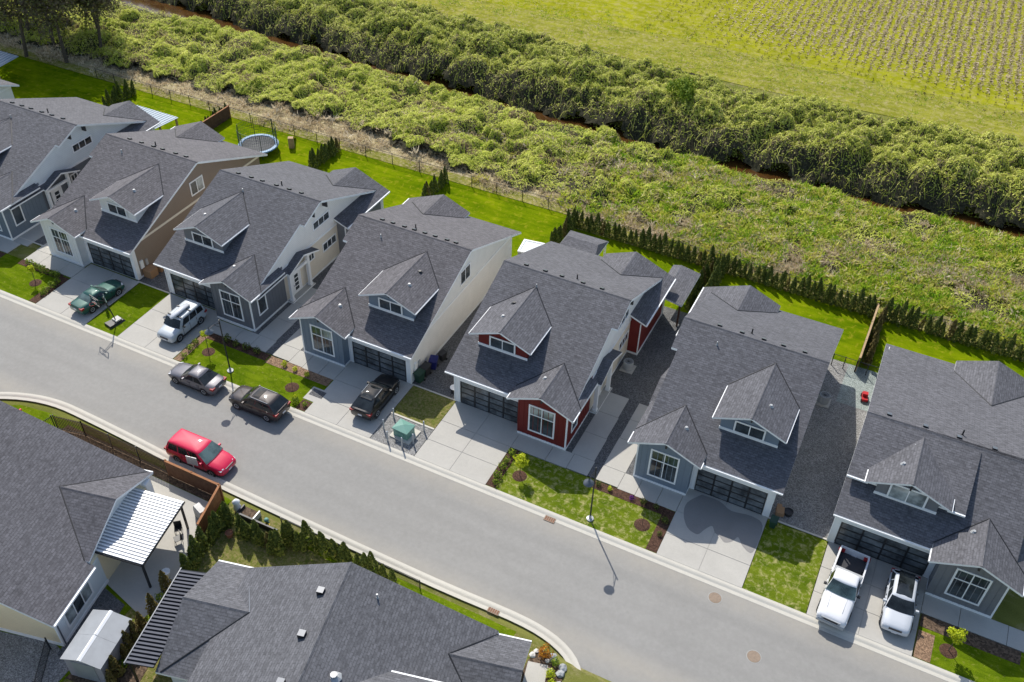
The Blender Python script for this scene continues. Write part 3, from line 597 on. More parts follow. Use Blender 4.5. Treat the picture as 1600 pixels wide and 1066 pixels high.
# ------------------------------------------------------------------ houses south of the street
def gable_x(mb, y0, yr, y1, x0, x1, zr, s, mat, t=.17):
    mb.slab([(x0, y0, zr-s*(yr-y0)), (x1, y0, zr-s*(yr-y0)), (x1, yr, zr), (x0, yr, zr)], t, mat, 'white')
    mb.slab([(x0, yr, zr), (x1, yr, zr), (x1, y1, zr-s*(y1-yr)), (x0, y1, zr-s*(y1-yr))], t, mat, 'white')
def frame(theta, u0, v0):
    c, s = math.cos(R(theta)), math.sin(R(theta)); return (u0*c-v0*s, u0*s+v0*c, -.03)
# corner house in the bottom centre
TH2 = 13.2
h = thing('detached_house', 'low house with a broad blue-grey hipped and gabled roof at the bottom centre', 'house', frame(TH2, -16, 27), R(TH2))
S2 = 'shingle_blue'
b = MB(); b.prism([(-6.4, 0), (8.3, 0), (8.3, 2.25), (0, 5.75), (-6.4, 3.05)], 'y', -24, 3.9, 'offwhite'); b.build('wall', h)
b = MB(); b.box(-9.1, -6, -2.4, 4.5, 0, 2.0, 'offwhite'); b.box(8, 10.6, -.5, 3.8, 0, 1.95, 'offwhite'); b.build('wing_wall', h)
b = MB(); b.slab([(-7, -26, 3.06), (0, -26, 6), (0, 4.4, 6), (-7, 4.4, 3.06)], .2, S2, 'white'); b.slab([(0, -26, 6), (9, -26, 2.22), (9, 4.4, 2.22), (0, 4.4, 6)], .2, S2, 'white'); rf = b.build('roof', h)
b = MB(); b.prism([(-.18, 5.9), (0, 6.035), (.18, 5.9)], 'y', -26, 4.41, S2); b.build('ridge_cap', rf)
b = MB(); gable_x(b, -2.95, 1.05, 5.0, -9.5, -4.6, 3.8, .42, S2); wr = b.build('wing_roof', h)
MB().tube((-5.25, 1.05, 3.8), (-9.2, -2.9, 2.15), .05, 'black_metal', 6).build('valley_flashing', wr); MB().tube((-5.25, 1.05, 3.8), (-6.9, 4.3, 2.45+.6), .03, 'metal_rib', 6).build('valley_flashing', wr)
b = MB(); b.prism([(.92, 3.74), (1.05, 3.835), (1.18, 3.74)], 'x', -9.51, -5.0, S2); b.build('ridge_cap', wr)
b = MB(); b.box(-9.5, -6.9, 5.0, 5.1, 2.0, 2.13, 'white'); b.build('gutter', h)
b = MB(); gable_x(b, -.95, 1.65, 4.25, 6.4, 11.05, 3.2, .42, S2); er = b.build('wing_roof', h)
for vv in (-.9, 4.2): MB().tube((6.7, 1.65, 3.2), (9, vv, 2.18), .05, 'black_metal', 6).build('valley_flashing', er)
b = MB(); b.prism([(1.52, 3.14), (1.65, 3.235), (1.78, 3.14)], 'x', 6.7, 11.06, S2); b.build('ridge_cap', er)
b = MB(); b.box(8.6, 11.05, 4.25, 4.35, 1.95, 2.08, 'white'); b.build('gutter', h)
b = MB(); gable_x(b, -8.0, -4.4, -.8, 0.2, 9.6, 5.8, .42, S2); b.build('entry_wing_roof', h)
b = MB(); b.box(3.9, 9.6, -.8, -.7, 4.12, 4.27, 'white'); b.build('gutter', h)
for uu, vv in ((-1.1, 2.3), (-1.05, -.6), (-1.0, -3.6), (-1.0, -6.6)):
    z = 6+.42*uu; MB().box(uu-.2, uu+.2, vv-.2, vv+.2, z-.2, z+.28, 'black_metal', 'metal_rib').build('roof_vent', rf)
pipe(rf, 1, (2.05, 3.0, 6-.42*2.05), .06, .35, 'steel'); pipe(rf, 1, (-2.0, -6.0, 6-.84), .06, .45, 'steel'); pipe(rf, 1, (1.5, -2.4, 6-.63), .2, .2, 'steel', 'roof_vent')
# house in the lower left
TH1 = 12.5
h = thing('detached_house', 'house with a large dark gable roof and yellow-cream end wall in the lower left', 'house', frame(TH1, -38, 30), R(TH1))
S1 = 'shingle_low'
b = MB(); b.prism([(-17, 0), (4.93, 0), (4.93, 2.7), (-6, 7.2), (-17, 2.7)], 'y', -5.1, 6.2, 'yellow_cream'); b.build('wall', h)
b = MB(); b.box(4.93, 4.96, -5.1, -.3, .15, 2.62, 'pale_blue'); b.build('side_wall', h)
b = MB(); b.prism([(-.6, 0), (6.2, 0), (6.2, 2.95), (2.8, 4.38), (-.6, 2.95)], 'x', 0, 4.3, 'offwhite'); b.build('wing_wall', h)
zl = lambda u: 2.75+.4204*(5.25-u)
b = MB(); b.slab([(u, v, zl(u)) for u, v in ((-6, -5.45), (5.25, -5.45), (5.25, -1.02), (4.55, -1.02), (.95, 2.8), (4.55, 6.6), (-6, 6.6))], .2, S1, 'white'); b.slab([(-17.3, -5.45, 2.73), (-6, -5.45, 7.48), (-6, 6.6, 7.48), (-17.3, 6.6, 2.73)], .2, S1, 'white'); rf = b.build('roof', h)
b = MB(); gable_x(b, -1.0, 2.8, 6.65, 0.3, 4.9, 4.6, .42, S1); wr = b.build('wing_roof', h)
for vv in (-1.0, 6.6): MB().tube((.85, 2.8, 4.6), (4.6, vv, 3.0), .045, 'black_metal', 6).build('valley_flashing', wr)
b = MB(); b.prism([(2.67, 4.54), (2.8, 4.635), (2.93, 4.54)], 'x', .9, 4.86, S1); b.build('ridge_cap', wr)
b = MB(); b.box(2.3, 4.85, 6.65, 6.75, 2.82, 2.96, 'white'); b.build('gutter', h)
b = MB(); b.box(5.25, 5.37, -5.4, -1.1, 2.58, 2.72, 'white'); b.build('gutter', h)
b = MB(); b.box(4.4, 5.0, 5.5, 6.1, 0, 2.95, 'white'); b.build('porch_post', h)
b = MB(); b.box(4.9, 5.0, -5.15, -.25, 0, .25, 'white'); b.box(4.9, 5.0, -5.16, -5.02, .25, 2.6, 'white'); b.box(-17, 5.0, -5.16, -5.1, 0, .25, 'white'); b.build('base_trim', h)
window(h, 1, 'x', -4.2, -1.75, .85, 2.15, 4.962, 3, glassm=['glass_blind', 'glass', 'glass_blind'])
b = MB(); b.tube((5.02, -5.0, .1), (5.02, -5.0, 2.6), .05, 'metal_dark', 6); b.build('downspout', h)
# roof corner at the bottom left edge
h = thing('detached_house', 'roof corner of another house in the bottom left corner', 'house', (-37.9, 11.9, -.03), R(TH1))
b = MB(); b.box(-8.6, -.5, -12, -.5, 0, 2.6, 'offwhite'); b.build('wall', h)
b = MB(); b.slab([(-9, -13, 6.0), (0, -13, 2.6), (0, 0, 2.6), (-9, 0, 6.0)], .18, S1, 'white'); b.build('roof', h)
b = MB(); b.box(0, .1, -13, 0, 2.42, 2.57, 'white'); b.build('gutter', h)
# corrugated patio covers
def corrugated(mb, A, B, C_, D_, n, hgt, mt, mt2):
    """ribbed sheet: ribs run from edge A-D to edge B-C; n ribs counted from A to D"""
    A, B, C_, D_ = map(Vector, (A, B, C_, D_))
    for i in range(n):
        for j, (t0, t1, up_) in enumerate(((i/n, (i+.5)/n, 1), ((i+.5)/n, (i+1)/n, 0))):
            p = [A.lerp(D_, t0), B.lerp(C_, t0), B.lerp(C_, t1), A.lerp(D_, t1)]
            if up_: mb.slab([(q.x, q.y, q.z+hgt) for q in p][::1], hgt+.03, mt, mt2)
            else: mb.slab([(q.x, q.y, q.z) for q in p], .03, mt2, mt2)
t = thing('patio_cover', 'white corrugated patio cover half in shade beside the lower left house', 'patio cover', (-38.0, 24.88, -.03), R(TH1))
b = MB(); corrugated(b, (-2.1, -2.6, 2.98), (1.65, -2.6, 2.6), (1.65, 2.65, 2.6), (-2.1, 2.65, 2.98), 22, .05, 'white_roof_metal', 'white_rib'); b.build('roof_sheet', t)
b = MB(); b.box(1.55, 1.68, -2.65, 2.7, 2.42, 2.56, 'black_metal'); b.build('fascia_beam', t)
b = MB(); b.slab([(-2.1, -2.68, 2.94), (1.6, -2.68, 2.57), (1.6, -2.6, 2.57), (-2.1, -2.6, 2.94)], .14, 'black_metal', 'black_metal'); b.build('side_beam', t)
for vv in (-2.5, 2.4): MB().box(1.45, 1.58, vv-.06, vv+.06, 0, 2.45, 'black_metal').build('post', t)
t = thing('patio_cover', 'dark ribbed metal patio cover along the bottom centre roof', 'patio cover', (-32.05, 20.7, -.03), R(TH2))
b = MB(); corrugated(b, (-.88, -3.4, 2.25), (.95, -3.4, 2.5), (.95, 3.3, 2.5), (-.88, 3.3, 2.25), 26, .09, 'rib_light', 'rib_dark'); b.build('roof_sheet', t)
b = MB(); b.box(-.95, -.89, -3.45, 3.35, 2.15, 2.36, 'metal_rib'); b.build('gutter', t)
for vv in (-3.2, 3.1): MB().box(-.85, -.73, vv-.06, vv+.06, 0, 2.22, 'black_metal').build('post', t)
t = thing('patio_cover', 'pale blue-grey metal patio cover behind the leftmost full house', 'patio cover', (-76.3, 67.2, 0), 0)
b = MB(); corrugated(b, (-2.9, -1.7, 2.75), (-2.9, 1.75, 2.45), (2.9, 1.75, 2.45), (2.9, -1.7, 2.75), 14, .04, 'patio_roof_blue', 'patio_roof_blue'); b.build('roof_sheet', t)
for xx in (-2.7, 0, 2.7): MB().box(xx-.09, xx+.09, 1.45, 1.63, 0, 2.42, 'wood_tan').build('post', t)
t = thing('patio_cover', 'shaded blue-grey metal roof at the far left edge below the trees', 'patio cover', (-103.0, 69.6, 0), 0)
b = MB(); corrugated(b, (-3.5, -1.7, 2.45), (-3.5, 1.7, 2.65), (3.4, 1.7, 2.65), (3.4, -1.7, 2.45), 14, .04, 'patio_roof_blue', 'patio_roof_blue'); b.build('roof_sheet', t)
for xx in (-3, 3): MB().box(xx-.09, xx+.09, -1.5, -1.3, 0, 2.44, 'wood_tan').build('post', t)
# red house rear roofs
t = thing('patio_cover', 'dark shingled lean-to over the side patio of the red house', 'patio cover', (-15.4, 66.3, 0), 0)
b = MB(); b.slab([(-.7, -2.6, 2.75), (1.05, -2.6, 2.45), (1.05, 2.5, 2.45), (-.7, 2.5, 2.75)], .15, 'shingle', 'white'); b.build('roof', t)
b = MB(); b.slab([(-1.5, -.2, 2.55), (-.72, -.2, 2.78), (-.72, 2.5, 2.78), (-1.5, 2.5, 2.55)], .12, 'shingle', 'white'); b.build('roof_side', t)
for xx, yy in ((.85, -2.4), (.85, 2.3), (-1.3, 2.3)): MB().box(xx-.07, xx+.07, yy-.07, yy+.07, 0, 2.45, 'wood_dark').build('post', t)
t = thing('patio_cover', 'small gabled roof over the rear patio of the red house', 'patio cover', (-25.2, 67.6, 0), 0)
b = MB(); b.slab([(-1.9, -1.9, 2.7), (1.9, -1.9, 2.7), (1.5, 0, 3.2), (-1.5, 0, 3.2)], .14, 'shingle', 'white'); b.slab([(-1.5, 0, 3.2), (1.5, 0, 3.2), (1.9, 1.6, 2.7), (-1.9, 1.6, 2.7)], .14, 'shingle', 'white')
b.slab([(1.9, -1.9, 2.7), (1.9, 1.6, 2.7), (1.5, 0, 3.2)], .1, 'shingle', 'white'); b.slab([(-1.9, 1.6, 2.7), (-1.9, -1.9, 2.7), (-1.5, 0, 3.2)], .1, 'shingle', 'white'); b.build('roof', t)
for xx in (-1.7, 1.7): MB().box(xx-.08, xx+.08, 1.3, 1.46, 0, 2.6, 'white').build('post', t)
# garden shed
t = thing('garden_shed', 'grey gabled garden shed beside the lower left house', 'shed', (-35.0, 17.75, -.03), R(TH1))
b = MB(); b.prism([(-1.2, 0), (1.2, 0), (1.2, 1.85), (0, 2.18), (-1.2, 1.85)], 'y', -1.6, 1.6, 'shed_wall'); b.build('wall', t)
for i in range(2):
    y0, y1 = -1.72+i*1.72, i*1.72-.01+(.01 if i else 0)
    for s in (-1, 1):
        q = [(0, y0, 2.28), (s*1.32, y0, 1.9), (s*1.32, y1, 1.9), (0, y1, 2.28)]; MB().slab(q if s > 0 else q[::-1], .05, 'shed_grey', 'shed_grey').build('roof_panel', t)
MB().prism([(-.13, 2.25), (0, 2.33), (.13, 2.25)], 'y', -1.73, -.02, 'white').build('ridge_strip', t); MB().prism([(-.13, 2.25), (0, 2.33), (.13, 2.25)], 'y', .03, 1.73, 'white').build('ridge_strip', t)
b = MB(); b.box(-.75, .75, -1.63, -1.6, .05, 1.75, 'shed_grey'); b.build('door', t)

# ------------------------------------------------------------------ vehicles (x forward, y left)
def ring(x, w, zb, zt):
    h = zt-zb
    half = [(0, zb), (w*.8, zb), (w*.95, zb+.1*h), (w, zb+.38*h), (w*.985, zb+.66*h), (w*.93, zb+.88*h), (w*.8, zt), (w*.4, zt+.02), (0, zt+.025)]
    return [(x, -y, z) for y, z in half]+[(x, y, z) for y, z in half[-2:0:-1]]
def wheel(parent, x, y, r, wd, z0=0):
    s = 1 if y > 0 else -1
    t = MB()
    t.loft([[(x+rr*math.cos(a), yy, z0+r+rr*math.sin(a)) for a in [2*math.pi*i/18 for i in range(18)]] for rr, yy in ((r*.6, y+s*.0), (r*.93, y+s*.005), (r, y-s*.04), (r, y-s*wd), (r*.8, y-s*wd-s*.02))], 'rubber')
    o = t.build('wheel', parent, 40)
    q = MB(); q.loft([[(x+rr*math.cos(a), yy, z0+r+rr*math.sin(a)) for a in [2*math.pi*i/15 for i in range(15)]] for rr, yy in ((r*.62, y-s*.02), (r*.6, y+s*.012), (r*.2, y-s*.015), (r*.12, y+s*.005))], 'wheel'); q.build('rim', o)
def quad_on(A, B, C_, D_, u0, u1, v0, v1, off, nrm):
    P = lambda u, v: A.lerp(B, u).lerp(D_.lerp(C_, u), v)+nrm*off
    return [P(u0, v0), P(u1, v0), P(u1, v1), P(u0, v1)]
def car(name, label, loc, heading, L, W, H, paintm, stations, gh, nside=2, glassm='car_glass', roofglass=None, wr=.34, axles=None, rails=False, taillow=.75, headz=.68, cat='car', extra=None, tailx=None):
    """stations: (x, half width, bottom, top) along the body; gh: belt x front/rear, roof x front/rear, belt z, half widths at belt and roof"""
    t = thing(name, label, cat, loc, R(heading), 'parked vehicles')
    b = MB(); b.loft([ring(x*L/2, w_*W/2, zb, zt) for x, w_, zb, zt in stations], paintm); b.build('body', t, 38)
    xf, xr_, tf, tr, zbt, wb, wt = gh; xf, xr_, tf, tr = (q*L/2 for q in (xf, xr_, tf, tr)); wb *= W/2; wt *= W/2; zr_ = H
    cr = .05
    # cabin: frustum with crowned roof
    Bp = [Vector((xf, wb, zbt)), Vector((xf, -wb, zbt)), Vector((xr_, -wb, zbt)), Vector((xr_, wb, zbt))]; Tp = [Vector((tf, wt, zr_-.05)), Vector((tf, -wt, zr_-.05)), Vector((tr, -wt, zr_-.05)), Vector((tr, wt, zr_-.05))]
    c = MB(); nx, ny = 8, 6
    ringB = []; ringT = []
    def loopn(q): 
        out = []
        for i in range(4):
            n_ = 6 if i % 2 == 0 else 8
            for k in range(n_): out.append(q[i].lerp(q[(i+1) % 4], k/n_))
        return out
    lb, lt = loopn(Bp), loopn(Tp); cx = (tf+tr)/2
    def crown(f, z):
        return [Vector((cx+(p.x-cx)*f, p.y*f, z)) for p in lt]
    # bulge windscreen and rear window slightly
    for i in range(1, 6): lb[i].x += .10*math.sin(math.pi*i/6); lt[i].x += .07*math.sin(math.pi*i/6); lb[14+i].x -= .07*math.sin(math.pi*i/6); lt[14+i].x -= .05*math.sin(math.pi*i/6)
    rings = [lb, [a.lerp(d, .97) for a, d in zip(lb, lt)], crown(.965, zr_-.02), crown(.82, zr_+.015), crown(.6, zr_+.045), crown(.35, zr_+.062), crown(.05, zr_+.07)]
    rings = [[tuple(p) for p in r_][::-1] for r_ in rings]
    c.loft(rings, paintm); c.build('cabin', t, 60)
    def curved(nm, idx, v0, v1, mt, off):
        g = MB(); P0 = [lb[i].lerp(lt[i], v0) for i in idx]; P1 = [lb[i].lerp(lt[i], v1) for i in idx]
        for k in range(len(idx)-1):
            q = [P0[k], P0[k+1], P1[k+1], P1[k]]; n = (q[1]-q[0]).cross(q[3]-q[0]).normalized(); n = -n if n.dot(Vector((q[0].x-cx, q[0].y, .3))) < 0 else n
            g.poly([tuple(p+n*off) for p in q], mt)
        me = g.mesh(nm, True); return link(bpy.data.objects.new(nm, me), t)
    curved('windshield', [0, 1, 2, 3, 4, 5, 6], .06, .95, glassm, .012); curved('rear_window', [14, 15, 16, 17, 18, 19, 20], .15, .93, glassm, .012)
    for s in (-1, 1):
        A, B_, C_, D_ = (Bp[1], Bp[2], Tp[2], Tp[1]) if s < 0 else (Bp[0], Bp[3], Tp[3], Tp[0])
        n = Vector((0, s, .25)).normalized()
        cuts = {2: [(.16, .5), (.53, .88)], 3: [(.12, .38), (.41, .68), (.71, .95)]}[nside]
        for u0, u1 in cuts:
            g = MB(); q = quad_on(A, B_, C_, D_, u0, u1, .1, .88, .012, n)
            g.poly([tuple(p) for p in (q if s < 0 else q[::-1])], glassm if glassm == 'car_glass' else 'car_glass'); g.build('side_window', t)
        m_ = MB(); mx, my, mz = xf-.42, s*(wb+.12), zbt+.08
        m_.box(mx-.06, mx+.06, my-.1, my+.1, mz-.07, mz+.09, 'dark_plastic' if paintm in ('paint_white', 'paint_silver') else paintm); m_.tube((mx, s*(wb-.08), mz-.05), (mx, my, mz), .025, 'dark_plastic', 6); m_.build('mirror', t)
    if roofglass:
        g = MB(); x0, x1 = tf-.12-roofglass[0], tf-.12-roofglass[1]; nn = 12; hl = abs(tf-tr)/2
        zq = lambda x, y: zr_+.014+float(np.interp(max(abs(y)/wt, abs(x-cx)/hl), [.05, .35, .6, .82, .965, 1.2], [.07, .062, .045, .015, -.02, -.06]))
        for i in range(nn):
            for k in range(nn):
                y0, y1 = -wt*.72+wt*1.44*k/nn, -wt*.72+wt*1.44*(k+1)/nn; xa, xb__ = x0+(x1-x0)*i/nn, x0+(x1-x0)*(i+1)/nn
                g.poly([(xb__, y0, zq(xb__, y0)), (xb__, y1, zq(xb__, y1)), (xa, y1, zq(xa, y1)), (xa, y0, zq(xa, y0))], 'car_glass')
        link(bpy.data.objects.new('sunroof', g.mesh('sunroof', True)), t)
    for s in (-1, 1):
        for fx in ((.36, -.02, -.40) if nside > 2 or not extra else (.34, -.1)):
            xx = fx*L/2; MB().box(xx-.009, xx+.009, s*(W/2-.03), s*(W/2+.004), .34, zbt-.06, 'dark_plastic').build('door_seam', t)
        for fx in (.05, -.33): xx = fx*L/2; MB().box(xx-.09, xx+.09, s*(W/2-.02), s*(W/2+.018), zbt-.2, zbt-.165, paintm).build('door_handle', t)
        MB().box(-L/2*.42, L/2*.44, s*(W/2-.1), s*(W/2-.012), .17, .3, 'dark_plastic').build('sill', t)
    if rails:
        for s in (-1, 1): MB().tube((tf-.2, s*wt*.9, zr_+.035), (tr+.15, s*wt*.9, zr_+.035), .022, 'steel', 6).build('roof_rail', t)
    ax = axles or (.62, -.58)
    for a in ax:
        for s in (-1, 1):
            wheel(t, a*L/2, s*(W/2+.0), wr, .2)
            g = MB(); pts = [(a*L/2+(wr+.055)*math.cos(an), s*(W/2-.004), wr+(wr+.055)*math.sin(an)) for an in [math.pi*2*i/20 for i in range(20)]]
            g.poly(pts if s < 0 else pts[::-1], 'dark_plastic'); g.build('wheel_arch', t)
    xn, wn = L/2*stations[-2][0], W/2*stations[-2][1]; xb_, wb_ = L/2*stations[1][0], W/2*stations[1][1]
    for s in (-1, 1):
        g = MB(); g.loft([[(xn+.035, s*wn*.58, headz-.05), (xn-.08, s*wn*.99, headz-.03), (xn-.3, s*wn*1.03, headz+.06), (xn-.06, s*wn*.62, headz+.09)][::s], [(xn+.055, s*wn*.58, headz-.04), (xn-.05, s*wn*1.02, headz-.02), (xn-.28, s*wn*1.05, headz+.06), (xn-.03, s*wn*.62, headz+.085)][::s]], 'lamp_clear'); g.build('headlight', t)
        tx = xb_ if tailx is None else tailx
        g = MB(); g.box(tx-.09, tx+.22, s*wb_*.62, s*wb_*1.035, taillow, taillow+.17, 'lamp_red'); g.build('taillight', t)
    g = MB(); g.box(xn-.02, xn+.085, -wn*.5, wn*.5, headz-.12, headz+.02, 'dark_plastic'); g.build('grille', t)
    g = MB(); g.box(-L/2-.02, -L/2+.1, -.17, .17, .62, .76, 'plate'); g.build('license_plate', t)
    g = MB(); g.box(L/2-.08, L/2+.02, -.17, .17, .38, .5, 'plate'); g.build('license_plate', t)
    g = MB(); g.box(-L/2*.9, L/2*.9, -W/2*.8, W/2*.8, .16, .3, 'dark_plastic'); g.build('underbody', t)
    if extra: extra(t, L, W, H)
    return t
SED = [(-1, .74, .42, .80), (-.955, .9, .28, .95), (-.84, .975, .2, 1.0), (-.6, 1, .19, 1.0), (-.2, 1, .19, .99), (.2, 1, .19, .97), (.42, .99, .19, .93), (.7, .965, .2, .84), (.88, .92, .22, .75), (.965, .84, .27, .68), (1, .68, .34, .6)]
SUVS = [(-1, .78, .45, .95), (-.96, .93, .3, 1.08), (-.85, .985, .24, 1.12), (-.5, 1, .23, 1.12), (0, 1, .23, 1.1), (.3, 1, .23, 1.08), (.5, .99, .23, 1.03), (.75, .965, .24, .96), (.9, .92, .26, .88), (.97, .85, .32, .8), (1, .7, .4, .7)]
VAN = [(-1, .82, .4, .98), (-.97, .95, .25, 1.08), (-.85, .99, .2, 1.1), (-.4, 1, .19, 1.1), (.2, 1, .19, 1.08), (.45, .99, .19, 1.04), (.7, .96, .2, .95), (.86, .91, .22, .84), (.96, .82, .27, .72), (1, .68, .34, .62)]
BOXY = [(-1, .86, .42, 1.02), (-.97, .96, .28, 1.1), (-.85, 1, .23, 1.12), (-.4, 1, .22, 1.12), (.2, 1, .22, 1.1), (.5, .99, .22, 1.08), (.78, .97, .23, 1.0), (.92, .93, .25, .92), (.98, .87, .3, .82), (1, .76, .38, .7)]
dz = lambda y: zg(y)+.03
def open_door(t, L, W, H):
    g = MB(); a = R(-62); x0, y0 = -.05, -W/2-.0
    dx_, dy_ = -math.cos(a)*1.05, math.sin(a)*1.05
    n = Vector((-dy_, dx_, 0)).normalized()*.05
    P = [Vector((x0, y0, .35)), Vector((x0+dx_, y0+dy_, .35)), Vector((x0+dx_, y0+dy_, .95)), Vector((x0, y0, .95))]
    g.loft([[tuple(p-n) for p in P], [tuple(p+n) for p in P]], 'paint_green'); o = g.build('door', t)
    g = MB(); P = [Vector((x0+dx_*.08, y0+dy_*.08, .95)), Vector((x0+dx_*.95, y0+dy_*.95, .95)), Vector((x0+dx_*.7, y0+dy_*.7, 1.36)), Vector((x0+dx_*.25, y0+dy_*.25, 1.36))]
    g.loft([[tuple(p-n*.3) for p in P], [tuple(p+n*.3) for p in P]], 'car_glass_green'); g.build('pane', o)
car('parked_car', 'dark green older coupe on the drive of the cream-fronted house', (-60.45, 43.3, dz(43.3)), 85.5, 4.75, 1.78, 1.32, 'paint_green', SED, (.30, -.66, .02, -.36, .93, .9, .66), glassm='car_glass_green', extra=open_door)
def box_on_roof(t, L, W, H):
    g = MB()
    def rg(x, w_, h_): return [(x, .1+w_*math.cos(a), H+.1+h_*.5+h_*.5*math.sin(a)) for a in [2*math.pi*i/12 for i in range(12)]]
    g.loft([rg(-1.15, .05, .05), rg(-1.05, .24, .2), rg(-.3, .3, .3), rg(.7, .28, .28), rg(1.0, .18, .16), rg(1.08, .04, .05)], 'paint_pearl'); g.build('roof_box', t, True)
    for xx in (-.6, .5): MB().box(xx-.04, xx+.04, -W*.4, W*.4, H+.03, H+.09, 'dark_plastic').build('roof_bar', t)
car('parked_car', 'pale silver boxy car with a roof box on the drive of the dark grey house', (-51.5, 43.75, dz(43.7)), -90, 4.3, 1.84, 1.78, 'paint_silver', BOXY, (.52, -.93, .30, -.86, 1.08, .94, .8), nside=3, wr=.35, extra=box_on_roof)
car('parked_car', 'grey sedan parked at the far kerb facing left', (-46.15, 39.3, ROADZ+.02), 180, 4.7, 1.82, 1.43, 'paint_grey', SED, (.38, -.72, .08, -.34, .93, .92, .68))
car('parked_car', 'dark brown sport utility car parked at the far kerb behind the grey sedan', (-40.05, 39.3, ROADZ+.02), 180, 4.75, 1.92, 1.66, 'paint_brown', SUVS, (.45, -.94, .14, -.68, 1.05, .93, .74), nside=3, roofglass=(.75, .1), rails=True, wr=.37, taillow=.85, headz=.76)
car('parked_car', 'black crossover coupe on the drive of the slate blue house', (-32.35, 43.95, dz(44)), 91.5, 4.75, 1.92, 1.6, 'paint_black', SUVS, (.42, -.95, .1, -.5, 1.03, .93, .70), nside=2, roofglass=(1.5, .1), rails=True, wr=.38, taillow=.82, headz=.74)
car('parked_van', 'bright red minivan parked beside the wooden fence', (-40.35, 33.0, ROADZ+.01), 1.0, 5.1, 1.96, 1.74, 'paint_red', VAN, (.52, -.95, .2, -.86, 1.04, .94, .76), nside=3, glassm='car_glass_green', cat='van', wr=.34, taillow=.9, headz=.7)
car('parked_car', 'white crossover with a black glass roof on the right-hand drive', (7.5, 43.55, dz(43.5)), -88.3, 4.55, 1.88, 1.6, 'paint_pearl', SUVS, (.46, -.95, .12, -.66, 1.03, .93, .72), nside=3, roofglass=(2.0, -.02), wr=.37, taillow=.85, headz=.75)
# pickup: cab body, separate open bed
def pickup():
    L, W, H = 5.9, 2.02, 1.92
    PK = [(-.12, 1, .32, 1.16), (0.0, 1, .3, 1.16), (.2, 1, .3, 1.15), (.4, .99, .3, 1.14), (.6, .97, .3, 1.12), (.82, .95, .32, 1.08), (.93, .92, .36, 1.02), (.985, .88, .42, .92), (1, .8, .48, .82)]
    def bed(t, L, W, H):
        x0, x1 = -L/2, -L/2*.17; zb, zt = .5, 1.2
        g = MB(); g.box(x0+.06, x1, -W/2+.1, W/2-.1, zb, .66, 'truck_bed'); g.build('bed_floor', t)
        for s in (-1, 1):
            g = MB(); g.loft([[(x, s*(W/2*k-.1), zb), (x, s*W/2*k, zb+.1), (x, s*W/2*k, zt-.04), (x, s*(W/2*k-.02), zt), (x, s*(W/2*k-.12), zt), (x, s*(W/2*k-.12), zb)][::s] for x, k in ((x0+.02, .95), (x0+.3, .985), (x1, 1))], 'paint_white'); g.build('bed_side', t)
        g = MB(); g.box(x0, x0+.07, -W/2*.93, W/2*.93, .55, zt-.01, 'paint_white'); g.build('tailgate', t)
        g = MB(); g.box(x1-.04, x1+.06, -W/2+.12, W/2-.12, zb, zt, 'paint_white'); g.build('bed_front', t)
        g = MB(); g.box(x1-.55, x1-.06, -W/2+.14, W/2-.14, zt-.12, zt+.1, 'steel'); g.build('tool_box', t)
        g = MB(); g.box(x0-.1, x0+.05, -W/2*.9, W/2*.9, .45, .58, 'steel'); g.build('rear_bumper', t)
        for s in (-1, 1): MB().tube((.75, s*.52, 1.165), (2.3, s*.48, 1.13), .012, 'steel', 5).build('hood_crease', t)
        g = MB(); g.box(L/2-.12, L/2+.05, -W/2*.86, W/2*.86, .42, .62, 'steel'); g.build('front_bumper', t)
        for k in range(3): MB().box(L/2-.03, L/2+.03, -.6, .6, .68+k*.1, .73+k*.1, 'steel').build('grille_bar', t)
    return car('pickup_truck', 'white pickup truck with an open bed on the right-hand drive', (3.95, 42.95, dz(43)), -93, L, W, H, 'paint_white', PK, (.36, -.18, .17, -.13, 1.14, .94, .74), nside=2, glassm='car_glass_green', wr=.4, axles=(.62, -.56), cat='pickup truck', headz=.86, taillow=.85, extra=bed, tailx=-L/2+.06)
pickup()

car('parked_car', 'dark red car mostly hidden behind the lower left roof', (-55.2, 28.75, .02), 4, 4.6, 1.85, 1.6, 'paint_red', SUVS, (.45, -.94, .14, -.68, 1.05, .93, .74), nside=3)
# ------------------------------------------------------------------ street furniture and yard things
def lamp_post(x, y, label):
    t = thing('street_lamp', label, 'street lamp', (x, y, zg(y)), 0, 'street lamps on the upper kerb')
    MB().lathe([(.0, .0), (.26, .0), (.26, .09), (.1, .12), (.09, .35), (.06, .4)], 'steel', 12).build('base', t)
    MB().tube((0, 0, .3), (0, 0, 5.35), .06, 'black_metal', 8, .045).build('pole', t)
    b = MB(); b.tube((0, 0, 5.05), (0, -.6, 5.3), .03, 'black_metal', 6); b.tube((0, -.6, 5.3), (0, -1.15, 5.28), .028, 'black_metal', 6); b.tube((0, 0, 4.6), (0, -.55, 5.22), .018, 'black_metal', 6); b.build('arm', t)
    MB().lathe([(.04, .26), (.06, .12), (.16, .05), (.34, -.1), (.36, -.17), (.33, -.17), (.1, -.1), (0, -.1)], 'metal_dark', 16, (0, -1.2, 5.18)).build('lamp_shade', t, 50)
    MB().lathe([(.0, -.3), (.13, -.27), (.17, -.17), (.16, -.12)], 'lamp_clear', 12, (0, -1.2, 5.18)).build('lamp_glass', t, True)
lamp_post(-13.0, 41.1, 'black street lamp on the lawn between the red house and the slate house')
lamp_post(-44.7, 41.5, 'black street lamp beside the lawn of the dark grey house')
